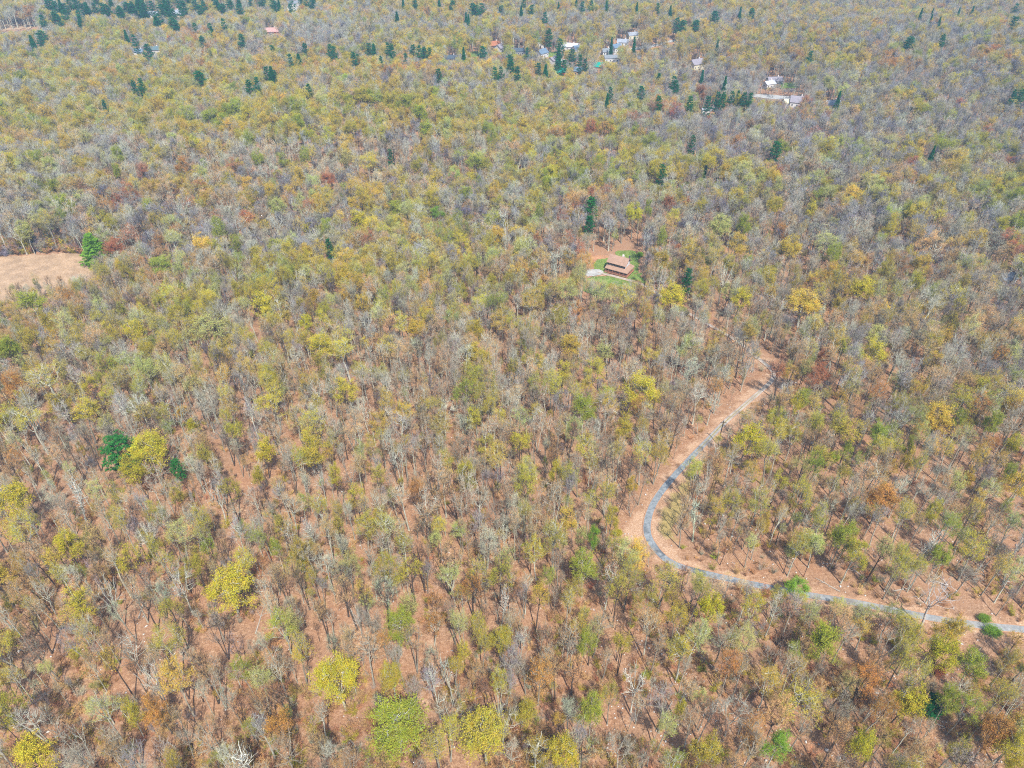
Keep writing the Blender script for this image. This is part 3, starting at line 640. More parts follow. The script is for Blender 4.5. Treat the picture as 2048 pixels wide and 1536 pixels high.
MORE = [ # type u v w colour
 ('bud',458,980,45,'olive'),('leafy',130,1085,46,'yellow'),('bud',265,1110,60,'yellow'),('bud',350,1068,52,'pale'),('bud',490,1110,42,'yellow'),('leafy',552,1092,26,'lime'),('bud',480,1325,46,'lime'),('bud',560,1450,52,'orange'),
 ('leafy',252,1420,38,'olive'),('leafy',60,1505,80,'yellow'),('bud',150,1200,60,'yellow'),('bud',200,1415,60,'pale'),('leafy',780,1345,44,'olive'),('bud',822,1140,50,'yellow'),('bud',905,1145,50,'pale'),('bud',870,1480,60,'olive'),
 ('leafy',1008,1272,46,'olive'),('bud',920,1250,42,'pale'),('leafy',1166,1282,36,'lime'),('leafy',1186,1415,50,'lime'),('bud',1225,1385,40,'olive'),('leafy',1130,1502,64,'yellow'),('bud',925,1298,28,'yellow'),('bud',960,1240,40,'olive'),
 ('leafy',30,990,66,'yellow'),('bud',45,1050,60,'yellow'),('bud',545,795,62,'yellow'),('leafy',295,890,70,'yellow'),('bud',160,820,52,'yellow'),('bud',90,750,80,'olive'),('bud',410,655,78,'pale'),('leafy',265,655,40,'yellow'),
 ('bud',700,775,56,'yellow'),('bud',360,640,50,'olive'),('leafy',1583,490,44,'gold'),('leafy',1140,685,40,'gold'),('leafy',720,434,42,'yellow'),('leafy',435,450,26,'lime'),('bud',345,478,36,'pale'),('bud',355,460,30,'orange'),
 ('bud',255,464,40,'rust'),('bud',215,405,24,'orange'),('bud',90,440,36,'olive'),('leafy',232,305,22,'lime'),('leafy',234,340,18,'lime'),('leafy',125,280,34,'gold'),('bud',170,270,28,'pale'),('leafy',95,215,36,'gold'),('leafy',325,190,38,'yellow'),
 ('leafy',310,205,30,'gold'),('leafy',378,225,32,'lime'),('leafy',420,230,42,'lime'),('leafy',465,212,36,'lime'),('leafy',488,225,26,'yellow'),('leafy',500,268,26,'lime'),('leafy',365,325,26,'orange'),('leafy',600,240,24,'lime'),
 ('leafy',750,190,36,'lime'),('leafy',720,188,36,'olive'),('leafy',812,200,32,'lime'),('leafy',780,196,32,'olive'),('leafy',844,222,34,'lime'),('leafy',846,250,34,'lime'),('bud',870,255,34,'olive'),('leafy',700,250,30,'olive'),('leafy',975,250,26,'lime'),
 ('leafy',985,265,22,'lime'),('bud',955,320,36,'lime'),('bud',925,310,40,'lime'),('leafy',610,307,22,'lime'),('bud',560,320,26,'lime'),('leafy',515,312,26,'lime'),('bud',735,320,34,'yellow'),('leafy',1418,318,30,'yellow'),('leafy',1450,342,20,'gold'),
 ('leafy',1362,342,26,'gold'),('leafy',1269,421,36,'bright'),('leafy',1296,413,16,'lime'),('leafy',1082,418,20,'lime'),('bud',1150,300,30,'lime'),('bud',1220,282,32,'lime'),('leafy',1266,256,22,'lime'),('leafy',1085,265,18,'gold'),
 ('leafy',1183,250,22,'rust'),('bud',1210,255,40,'orange'),('bud',1120,256,36,'orange'),('leafy',1550,405,32,'olive'),('leafy',1492,446,28,'lime'),('leafy',1445,448,46,'pale'),('leafy',1475,483,42,'gold'),('bud',1342,465,22,'orange'),
 ('leafy',1330,464,20,'lime'),('bud',1647,480,52,'pale'),('leafy',1670,500,30,'lime'),('leafy',1790,446,34,'yellow'),('leafy',1818,416,16,'lime'),('bud',1830,455,44,'gold'),('leafy',1765,528,22,'olive'),('leafy',1620,412,26,'yellow'),
 ('leafy',1478,590,38,'yellow'),('bud',1455,580,36,'pale'),('leafy',1640,745,40,'rust'),('bud',1620,755,30,'rust'),('leafy',1650,710,26,'rust'),('bud',1440,770,34,'orange'),('leafy',1608,792,34,'lime'),('leafy',1595,800,28,'yellow'),
 ('bud',1565,740,40,'rust'),('leafy',1920,832,24,'lime'),('bud',1735,905,16,'lime'),('leafy',1702,892,22,'lime'),('bud',1715,920,22,'lime'),('leafy',1815,912,26,'gold'),('leafy',1822,885,22,'lime'),('leafy',1868,1012,26,'bright'),
 ('leafy',1712,1100,44,'olive'),('bud',1960,1090,56,'olive'),('leafy',2020,940,24,'lime'),('bud',2010,1010,22,'lime'),('bud',1600,1085,44,'olive'),('bud',1590,860,40,'olive'),('bud',1545,905,46,'olive'),('bud',1520,1050,26,'gold'),
 ('leafy',1535,1040,22,'gold'),('bud',1370,1290,52,'olive'),('bud',1590,1375,82,'olive'),('bud',1545,1350,60,'gold'),('leafy',1820,1385,58,'yellow'),('bud',1945,1400,62,'lime'),('leafy',1905,1400,44,'lime'),('leafy',1362,1418,24,'yellow'),
 ('leafy',1410,1480,56,'olive'),('bud',1350,1520,50,'lime'),('bud',1630,1400,40,'gold'),('leafy',2025,1490,60,'yellow'),('bud',2010,1385,50,'yellow'),('bud',1300,1190,52,'olive'),('bud',1330,1150,56,'olive'),('bud',1245,1290,40,'olive'),
 ('bud',870,1200,34,'orange'),('bud',1075,1100,46,'yellow'),('bud',1100,1150,30,'lime'),('bud',1160,880,44,'yellow'),('leafy',1242,845,40,'olive'),('bud',1042,885,42,'yellow'),('leafy',1108,938,30,'yellow'),('bud',1225,980,40,'olive'),
 ('leafy',515,945,26,'olive'),('bud',360,985,30,'olive'),('bud',600,1000,26,'lime'),('bud',640,1010,36,'olive'),('leafy',665,942,24,'yellow'),('bud',690,700,50,'yellow'),('bud',995,640,44,'gold'),('leafy',832,650,40,'gold'),('bud',800,640,36,'yellow'),
 ('bud',1060,600,40,'gold'),('bud',1245,590,44,'yellow'),('bud',1190,580,50,'pale'),('bud',1140,580,46,'pale'),('bud',1220,700,44,'pale'),('bud',1185,735,46,'yellow'),('leafy',20,690,50,'lime'),('bud',60,840,56,'yellow'),
 ('snag',550,440,34,'silver'),('snag',470,445,40,'silver'),('snag',430,985,40,'silver'),('snag',140,990,46,'silver'),('snag',1540,600,30,'silver'),('snag',1450,545,44,'silver'),('snag',1320,560,46,'silver'),('snag',1850,1075,50,'silver'),('snag',1880,1160,60,'silver'),
 ('snag',210,1180,54,'silver'),('snag',260,1290,50,'silver'),('snag',900,1340,44,'silver'),('snag',1000,1200,40,'silver'),('snag',735,700,34,'silver'),('snag',640,950,36,'silver'),('snag',1400,1020,36,'silver'),('snag',1120,520,40,'silver'),('snag',1015,440,40,'silver')]
for ty, u, v, w, cl in MORE:
    put(ty, u, v, w, 0, cl, Ht=float(np.interp(w, [16, 30, 50, 100], [12, 16, 18.5, 21])) if v > 560 else rnd.uniform(19.5, 23))
    if ty == 'snag': TREES[-1]['bark'] = jitter(srgb(210, 208, 188, .6), rnd, .1)

for t in TREES:      # no trunk stands on the lane
    for _ in range(6):
        dr = np.hypot(road[:, 0] - t['x'], road[:, 1] - t['y']); j = int(dr.argmin())
        if dr[j] > 2.2: break
        w_ = np.array([t['x'], t['y']]) - road[j]; w_ = w_ / (np.linalg.norm(w_) + 1e-6); t['x'] += float(w_[0]) * 1.2; t['y'] += float(w_[1]) * 1.2
# ------------------------------------------------------------------ clearings
HOUSES = [] # u, v, w(m), d, wall h, rot, wall, roof, label, options
HS = [(590,10,15,9,4,.1,'white','grey','white ranch house on a pale paved yard'),
 (298,33,22,8,4,.05,'white','pale','long low white building behind dark pines'), (350,31,20,8,4,.02,'white','pale','long pale shed beside the long white building'),
 (311,104,13,9,4,.0,'white','teal','grey teal roofed house behind a lone pine'), (279,107,11,7,3.2,.1,'white','blue','low blue grey roofed wing house with pale walls'), (266,91,5,4,3,.4,'white','pale','tiny white shed behind the grey teal roofed house'),
 (902,119,12,8,3,.05,'grey','slate','low grey flat looking house in an earthy clearing'),
 (1001,103,9,9,5,.9,'white','mauve','white gabled house with mauve roof'), (988,95,10,8,4,.3,'brown','rust','brown roofed house behind the mauve roofed one'),
 (1040,107,14,8,4,.1,'grey','slate','grey shingled house with dormers beyond the tall pine'), (1078,91,8,7,6,.4,'white','slate','tall white house with a dark blue side'),
 (1083,111,10,8,4,.8,'white','blue','white gabled house with dull blue roof beside a lawn'), (1106,125,9,8,4,.9,'white','mauve','small white gabled house hidden by pines'),
 (1140,98,14,8,4,-.3,'white','white','white roofed house behind the green lawn'), (1154,103,8,7,4,.5,'white','blue','small white and blue annexe next to the white roofed house'),
 (1121,149,11,8,4,.15,'rust','turq','turquoise roofed low cabin with rusty walls'), (1155,148,9,8,4.5,-.5,'tan','blue','tan gabled cottage with blue grey roof between turquoise roofs'),
 (1197,144,9,8,6.5,-.45,'tan','turq','tall tan cabin with turquoise roof'), (1222,122,13,8,4.5,.1,'white','grey','white two winged house with grey roof near yellow trees'),
 (1231,101,9,8,4.5,.6,'white','blue','blue grey hipped looking house near the pale lane'), (1212,107,8,6,3.5,.2,'white','grey','small white house next to the blue grey one'),
 (1264,76,10,8,4.5,.3,'cream','pale','cream house with a pale roof above the settlement'), (1245,88,10,7,3.5,-.2,'white','pale','low white house below the cream one'),
 (1391,137,13,9,6,.55,'cream','mauve','large cream house with mauve grey roof among yellow trees'),
 (1536,173,9,7,4,.4,'white','white','white roofed house by the grey road'), (1547,166,12,8,3.6,.1,'grey','mauve','low mauve roofed house behind the white roofed one'),
 (1592,211,10,9,4.5,-.3,'white','mauve','white gabled house with mauve roof beside the ridge'), (1576,210,8,7,3.5,.1,'white','cream','cream roofed wing house beside the white gable'),
 (1662,212,11,7,3,.05,'white','pale','long thin white house half hidden by grey trees'),
 (545,66,14,8,3.5,.1,'rust','pink','low rusty walled house with pinkish roof'), (75,123,5,4,3,.3,'white','pale','tiny white hut alone in the wood'), (1922,516,4,3,2.2,.3,'white','white','tiny white shed among trunks'),
 (2008,562,7,5,3,.2,'white','pale','small white house by the pale yard'), (1450-42,222,4,3,2.4,.2,'white','pale','small white shed by the pale track'),]
hpos = []
for h_ in HS: hpos.append(G(h_[0], h_[1] + 3))
CAB = G(1240, 540)
def sight_caps(x, y, Hc):
    """limits tree height in front of each house so that it shows between the crowns as in the photograph"""
    x = np.asarray(x); y = np.asarray(y); z = height(x, y)
    for (hx, hy), h_ in zip(hpos, HS):
        w = h_[2] / 2 - .5; L = math.hypot(hx, hy); ux, uy = hx / L, hy / L
        along = x * ux + y * uy; side = np.abs(-x * uy + y * ux)
        zb = float(height(hx, hy)) + 1.5
        front = (along < L) & (along > L - 90) & (side < w)
        cap = zb + (CAM_H - zb) * (L - along) / L - z
        Hc = np.where(front, np.minimum(Hc, cap), Hc)
        near = np.hypot(x - hx, y - hy) < w + 3.0
        Hc = np.where(near, 0, Hc)
    return Hc

def allowed(x, y, pad=0.0):
    u, v, _ = project(x, y, height(x, y))
    ok = road_dist(x, y) > 2.6 + pad
    rd = road_dist(x, y)
    for p in trail[::2]: ok &= np.hypot(x - p[0], y - p[1]) > 1.5
    for poly in (VERGE, DRYGRASS, YARD, FIELD): ok &= ~in_poly(u, v, poly)
    return ok

# ------------------------------------------------------------------ fill the wood
sp = 5.7
gx = np.arange(-760, 800, sp); gy = np.arange(52, 1010, sp * .87)
GX, GY = np.meshgrid(gx, gy); GX = GX + (np.arange(len(gy)) % 2)[:, None] * sp / 2
px = (GX + rnd.uniform(-.42, .42, GX.shape) * sp).ravel(); py = (GY + rnd.uniform(-.42, .42, GX.shape) * sp).ravel()
pz = height(px, py); u, v, dep = project(px, py, pz + 14); u2, v2, _ = project(px, py, pz)
keep = (dep > 20) & (u > -90) & (u < 2140) & (v2 > -30) & (v < 1620)
px, py = px[keep], py[keep]
keep = allowed(px, py); px, py = px[keep], py[keep]
ex = np.array([(t['x'], t['y'], t['R'], t['sz'] * PROTO[(t['ty'], t['var'])][4]) for t in TREES])
dmin = np.full(len(px), 9.0)
for x0, y0, r0, h0 in ex: dmin = np.minimum(dmin, np.hypot(px - x0, py - y0) - max(1.2, r0 * .82) if h0 > 8 else np.hypot(px - x0, py - y0) - 1)
keep = dmin > .8; px, py = px[keep], py[keep]
# nothing tall in front of the bright or dark crowns that stand out
pz = height(px, py); u, v, dep = project(px, py, pz + 14); ug, vg, _ = project(px, py, pz)
thin = vnoise(px, py, 14); open_ = (vg > 950) & (thin < .30) ; keep = ~(open_ & (rnd.random(len(px)) < .6))
px, py, u, v, ug, vg = (a[keep] for a in (px, py, u, v, ug, vg))
Hc = sight_caps(px, py, np.full(len(px), 99.0))
# the view on to the cabin, over low growth
L = math.hypot(*CAB); ux, uy = CAB[0] / L, CAB[1] / L
along = px * ux + py * uy; side = np.abs(-px * uy + py * ux)
cap = float(height(*CAB)) - .5 + (CAM_H - float(height(*CAB))) * (L - along) / L - height(px, py)
Hc = np.where((along < L) & (along > L - 70) & (side < 9), np.minimum(Hc, cap), Hc)
# the view on to the driveway
L2 = np.hypot(px, py)
for t in range(0, len(road), 2):
    rx, ry = road[t]; vr = project(rx, ry, float(height(rx, ry)))[1]
    if not (725 < vr < 1290): continue
    Lr = math.hypot(rx, ry); ux, uy = rx / Lr, ry / Lr
    al = px * ux + py * uy; si = np.abs(-px * uy + py * ux)
    cp = float(height(rx, ry)) + (CAM_H - float(height(rx, ry))) * (Lr - al) / Lr - height(px, py)
    lim = 3.0 if vr < 850 else 2.0
    Hc = np.where((al < Lr) & (al > Lr - 45) & (si < lim), np.minimum(Hc, cp + 1.5), Hc)
# the single crowns that stand out keep the wood before them lower
for t in TREES:
    if t['ty'] in ('shrub',): tgt, rr_ = .3, .5
    elif t['ty'] in ('bare',): continue
    elif t['ty'] == 'snag': tgt, rr_ = .55, .5
    else: tgt, rr_ = ((.6 if t['H0'] else .44) if t['ty'] in ('pine', 'spruce') else .56), .8
    hh_ = t['sz'] * PROTO[(t['ty'], t['var'])][4]; zt_ = float(height(t['x'], t['y'])) + hh_ * tgt
    Lr = math.hypot(t['x'], t['y']); ux, uy = t['x'] / Lr, t['y'] / Lr
    al = px * ux + py * uy; si = np.abs(-px * uy + py * ux)
    cp = zt_ + (CAM_H - zt_) * (Lr - al) / Lr - height(px, py)
    Hc = np.where((al < Lr) & (al > Lr - (90 if t['H0'] else 60)) & (si < t['R'] * rr_ + (.6 if t['H0'] else 1.6)), np.minimum(Hc, np.maximum(cp, 0)), Hc)
# and on to the reed field
fu = project(px, py, height(px, py) + 18)
for fu_, fv_, fr in ((-10, 580, 8), (25, 578, 8), (55, 572, 6), (85, 566, 6), (112, 558, 6), (138, 550, 6), (160, 538, 5), (176, 530, 4), (1106, 112, 7), (1112, 121, 7), (946, 112, 6), (1520, 192, 6), (1545, 196, 7), (1575, 199, 6), (1414, 224, 8), (586, 20, 8), (1340, 86, 5), (1310, 94, 5), (1270, 101, 5), (1574, 175, 6), (20, 60, 14), (50, 58, 12), (1200, 556, 5), (1222, 562, 5), (1245, 563, 5), (1268, 556, 5)):
    fx, fy = G(fu_, fv_); zt_ = float(height(fx, fy)); Lr = math.hypot(fx, fy); ux, uy = fx / Lr, fy / Lr
    al = px * ux + py * uy; si = np.abs(-px * uy + py * ux); cp = zt_ + (CAM_H - zt_) * (Lr - al) / Lr - height(px, py)
    Hc = np.where((al < Lr) & (al > Lr - (60 if fv_ > 300 else 100)) & (si < fr), np.minimum(Hc, np.maximum(cp, 0)), Hc)
Hc = np.where(in_poly(fu[0], fu[1], [(0, 520), (120, 510), (185, 522), (165, 545), (90, 552), (0, 575)]) & ~in_poly(ug, vg, FIELD), 9, Hc)

w1 = vnoise(px, py, 55); w2 = vnoise(px + 500, py + 80, 16); w3 = vnoise(px - 300, py, 120)
def pick_tone(ch, pw, nv):
    q = np.clip(.5 + .62 * (rnd.random() - .5) * 1.25 + (nv - .5) * .95, 0, .9999); c_ = np.cumsum(np.array(pw) / np.sum(pw)); return ch[int(np.searchsorted(c_, q))]
w4 = vnoise(px + 900, py + 333, 22); w5 = vnoise(px * .35 + py * .12, py, 38)
for i in range(len(px)):
    U, Vv = u[i], v[i]; r = rnd.random(); a = w1[i] * .3 + w2[i] * .25 + w5[i] * .45
    # share of trees in bud, by stretch of the wood
    if Vv < 60: pb = .48
    elif Vv < 135: pb = .62 if U < 1700 else .36
    elif Vv < 270: pb = (.66 if U < 1150 else .34) if U < 1300 else .26
    elif Vv < 520: pb = .34 if U < 1500 else .30
    elif Vv < 850: pb = .50
    else: pb = .38
    pb = np.clip(pb + (a - .5) * 1.5, .05, .95)
    far = Vv < 520
    if r < pb:
        ty = 'bud' if rnd.random() > (.22 if far else .07) else 'leafy'
        q = rnd.random()
        if 150 < Vv < 330 and U < 1250: ch = ['lime', 'yellow', 'olive', 'pale', 'gold', 'tan']; pw = [.18, .18, .34, .14, .08, .08]
        elif Vv <= 150 : ch = ['lime', 'yellow', 'gold', 'olive', 'pale', 'tan', 'orange']; pw = [.03, .16, .36, .22, .08, .12, .03]
        elif Vv < 520: ch = ['lime', 'yellow', 'olive', 'pale', 'gold', 'tan', 'orange', 'rust']; pw = [.04, .1, .32, .19, .15, .15, .03, .02]
        else: ch = ['lime', 'yellow', 'olive', 'pale', 'gold', 'tan', 'orange']; pw = [.03, .12, .36, .12, .14, .2, .03]
        tn = pick_tone(ch, pw, w4[i])
        if w3[i] > .58 and rnd.random() < .3: tn = 'gold' if Vv < 520 else 'olive'
        if ty == 'leafy' and tn in ('tan',): tn = 'gold'
    else:
        ty = 'bare' if rnd.random() > .025 else 'snag'
        if far: pw = [.14, .32, .36, .12, .06]
        elif Vv < 850: pw = [.22, .30, .20, .14, .14]
        else: pw = [.36, .18, .12, .10, .24]
        if U > 1350 and Vv < 330: pw = [.1, .3, .46, .08, .06]
        pw = np.array(pw) * [.5 + w3[i], 1.4 - w3[i] * .8, 1.7 - w3[i] * 1.5, 1, .4 + 1.2 * w3[i]]
        tn = str(rnd.choice(['tan', 'grey', 'mauve', 'silver', 'brown'], p=pw / pw.sum()))
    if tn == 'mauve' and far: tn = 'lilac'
    var = int(rnd.integers(0, NV[ty])); Ht = 13.5 + 8.5 * (.5 * rnd.random() + .5 * w2[i]) + 1.5 * rnd.random() if rnd.random() > .14 else rnd.uniform(8, 14)
    if far: Ht = max(Ht, 15.5)
    ws = rnd.uniform(.8, 1.15) * (1.16 if far else .95 if Vv < 850 else .84)
    if Hc[i] < 90:
        Ht = min(Ht, float(Hc[i]) * .95)
        if Ht < 3.2: continue
        ws *= .9
    sz = Ht / PROTO[(ty, var)][4]; sx = ws * (sz * .6 + .4)
    if ty == 'snag': sx *= .8
    TREES.append(dict(ty=ty, var=var, x=float(px[i]), y=float(py[i]), sx=float(sx), sz=float(sz), rot=float(rnd.uniform(0, 6.28)), tn=tn,
                      tint=jitter(PAL[tn][0], rnd, .13), bark=bark_with_sun(rnd, px[i]) if ty != 'snag' else jitter(srgb(200, 196, 176, .56), rnd, .15), label=None, R=sx * PROTO[(ty, var)][3] / 2, ex=False))
# slim understorey trees between the tall ones
sp = 3.9
gx = np.arange(-420, 460, sp); gy = np.arange(52, 480, sp)
GX, GY = np.meshgrid(gx, gy)
qx = (GX + rnd.uniform(-.5, .5, GX.shape) * sp).ravel(); qy = (GY + rnd.uniform(-.5, .5, GX.shape) * sp).ravel()
qu, qv, qd = project(qx, qy, height(qx, qy) + 8)
k = (qd > 20) & (qu > -60) & (qu < 2110) & (qv < 1600) & (qv > 330) & (rnd.random(len(qx)) < .74); qx, qy = qx[k], qy[k]
k = allowed(qx, qy, .3); qx, qy = qx[k], qy[k]
cap0 = np.full(len(qx), 99.0)
for t in range(0, len(road), 2):
    rx, ry = road[t]; Lr = math.hypot(rx, ry); ux, uy = rx / Lr, ry / Lr; al = qx * ux + qy * uy; si = np.abs(-qx * uy + qy * ux)
    cap0 = np.where((al < Lr) & (al > Lr - 22) & (si < 1.6), np.minimum(cap0, 0), cap0)
for t in TREES:
    if t['ex'] and t['ty'] not in ('snag',): cap0 = np.where(np.hypot(qx - t['x'], qy + 5 - t['y']) < t['R'] + 3, 0, cap0)
k = cap0 > 5; qx, qy = qx[k], qy[k]; qb = vnoise(qx, qy, 30)
fq = project(qx, qy, height(qx, qy) + 10); k = ~in_poly(fq[0], fq[1], [(0, 520), (120, 510), (190, 522), (165, 545), (90, 552), (0, 575)]) & ~in_poly(fq[0], fq[1], [(1190, 500), (1285, 498), (1285, 560), (1190, 555)]); qx, qy, qb = qx[k], qy[k], qb[k]
for i in range(len(qx)):
    ty = 'bud' if rnd.random() < (.1 + qb[i] * .4) else 'bare'; var = int(rnd.integers(0, NV[ty])); Ht = rnd.uniform(7, 15)
    sz = Ht / PROTO[(ty, var)][4]; sx = sz * rnd.uniform(.55, .85)
    tn = str(rnd.choice(['olive', 'pale', 'tan', 'lime', 'gold'], p=[.4, .15, .25, .08, .12])) if ty == 'bud' else str(rnd.choice(['tan', 'grey', 'mauve', 'silver', 'brown'], p=[.4, .16, .12, .08, .24]))
    TREES.append(dict(ty=ty, var=var, x=float(qx[i]), y=float(qy[i]), sx=float(sx), sz=float(sz), rot=float(rnd.uniform(0, 6.28)), tn=tn, tint=jitter(PAL[tn][0], rnd, .13), bark=bark_with_sun(rnd, qx[i]), label=None, R=sx * PROTO[(ty, var)][3] / 2, ex=False))
# picture measures
for t in TREES:
    h = t['sz'] * PROTO[(t['ty'], t['var'])][4]; z = float(height(t['x'], t['y']))
    t['z'] = z; t['H'] = h
    U, Vv, dp = project(t['x'], t['y'], z + h * (.5 if t['ty'] == 'spruce' else .72))
    t['u'], t['v'], t['dep'] = float(U), float(Vv), float(dp)
    t['size'] = t['R'] * h / dp ** 2
    t['inview'] = -25 < U < 2073 and -12 < Vv < 1560
FAM = {'bare': 'bare', 'snag': 'snag', 'bud': 'bud', 'leafy': 'leafy', 'pine': 'evergreen', 'spruce': 'evergreen', 'shrub': 'shrub'}
own, rest = [], []
for fam in ('bare', 'snag', 'bud', 'leafy', 'evergreen', 'shrub'):
    L_ = sorted([t for t in TREES if FAM[t['ty']] == fam and t['inview']], key=lambda t: -(t['size'] + (1 if t['label'] else 0)))
    own += L_[:300]; rest += L_[300:]
    rest += [t for t in TREES if FAM[t['ty']] == fam and not t['inview']]

# ------------------------------------------------------------------ labels of the single trees
LM += [(1290, 1060, 'the road bend'), (1440, 868, 'the utility pole'), (1545, 745, 'the end of the lane'), (1240, 530, 'the cabin'), (90, 535, 'the reed field'), (1700, 1204, 'the lane'), (2000, 1250, 'the far end of the asphalt')]
for h_ in HS: LM.append((h_[0], h_[1], 'the ' + h_[8].split(' with ')[0].split(' in ')[0].split(' behind ')[0].split(' by ')[0].split(' beside ')[0].split(' among ')[0]))
lmx = np.array([(a, b_) for a, b_, _ in LM])
DIRS = ['just after', 'up and after', 'straight above', 'up and before', 'just before', 'down and before', 'straight below', 'down and after']
DIRS = ['east of', 'northeast of', 'beyond', 'northwest of', 'west of', 'southwest of', 'in front of', 'southeast of']
NOUN = {'bare': 'bare tree', 'snag': 'dead tree', 'bud': 'budding tree', 'leafy': 'leafy tree', 'pine': 'pine', 'spruce': 'spruce', 'shrub': 'shrub'}
CATG = {'bare': 'bare tree', 'snag': 'dead tree', 'bud': 'budding tree', 'leafy': 'leafy tree', 'evergreen': 'conifer', 'shrub': 'shrub'}
GRP = {'bare': 'bare trees of the spring wood', 'snag': 'dead pale trees in the wood', 'bud': 'budding trees of the spring wood', 'leafy': 'trees in young leaf', 'evergreen': 'conifers scattered through the wood', 'shrub': 'leafy shrubs'}
NAME = {'bare': 'bare_tree', 'snag': 'dead_tree', 'bud': 'budding_tree', 'leafy': 'leafy_tree', 'pine': 'pine_tree', 'spruce': 'spruce_tree', 'shrub': 'shrub'}
ORD = ['', 'second ', 'third ', 'fourth ', 'fifth ', 'sixth ', 'seventh ', 'eighth ', 'ninth ', 'tenth ', 'eleventh ', 'twelfth ', 'thirteenth ', 'fourteenth ', 'fifteenth ', 'sixteenth ', 'seventeenth ', 'eighteenth ']
used = {}
for t in sorted(own, key=lambda t: (0 if t['label'] else 1)):
    if t['label']: used[t['label']] = 1; continue
    dd = np.hypot(lmx[:, 0] - t['u'], lmx[:, 1] - t['v']); j = int(dd.argmin()); t['lmd'] = float(dd[j])
    ang = math.degrees(math.atan2(lmx[j, 1] - t['v'], t['u'] - lmx[j, 0])) % 360
    rel = DIRS[int(((ang + 22.5) % 360) // 45)]
    W = t['R'] * 2; size = 'tall slim ' if t['H'] > 19 and W < 6.4 else 'broad ' if W > 7.6 else 'short ' if t['H'] < 13 else 'slender ' if W < 5.2 else 'tall ' if t['H'] > 20 else ''
    bk = sum(t['bark']); bt = 'pale stemmed ' if bk > .85 else 'dark stemmed ' if bk < .42 else ''
    cw = PAL[t['tn']][1] if t['ty'] != 'snag' else 'pale'
    noun = NOUN[t['ty']]
    t['lbl0'] = (size + cw + ' ' + (bt if t['ty'] in ('bare', 'bud') else '') + noun, rel + ' ' + LM[j][2])
from collections import defaultdict
bucket = defaultdict(list)
for t in own:
    if not t['label']: bucket[t['lbl0']].append(t)
for (a_, b_), L_ in bucket.items():
    L_.sort(key=lambda t: t['lmd'])
    for k, t in enumerate(L_):
        if k == 0: lab = a_ + ' ' + b_
        else: lab = ORD[min(k, 17)] + a_ + ' ' + b_
        wds = lab.split()
        for drop in ('stemmed', 'slim', 'slender', 'budding', 'tall', 'dark', 'blue', 'low'):
            if len(wds) > 16 and drop in wds:
                if drop == 'stemmed': k_ = wds.index(drop); del wds[k_ - 1:k_ + 1]
                else: wds.remove(drop)
        lab0 = ' '.join(wds); k2 = 1; lab = lab0
        while lab in used:
            k2 += 1; w_ = lab0.split(); w_ = w_[1:] if w_[0] + ' ' in ORD else w_
            lab = ORD[min(k2, 17)] + ' '.join(w_)
        used[lab] = 1; t['label'] = lab

# ------------------------------------------------------------------ build the single trees
for t in own:
    tm, cm, jm, ew, eh = PROTO[(t['ty'], t['var'])]
    if cm is None:
        r = bpy.data.objects.new(NAME[t['ty']], tm); C.objects.link(r)
        parts = [r]
    else:
        r = bpy.data.objects.new(NAME[t['ty']], None); C.objects.link(r); r.empty_display_size = .5
        a_ = bpy.data.objects.new('trunk', tm); b_ = bpy.data.objects.new('crown', cm)
        for o in (a_, b_): C.objects.link(o); o.parent = r
        parts = [a_, b_]
    r.location = (t['x'], t['y'], t['z']); r.rotation_euler = (0, 0, t['rot']); r.scale = (t['sx'], t['sx'], t['sz'])
    for o in parts: o['tint'] = list(t['tint']); o['bark'] = list(t['bark'])
    tag(r, t['label'], CATG[FAM[t['ty']]], GRP[FAM[t['ty']]])

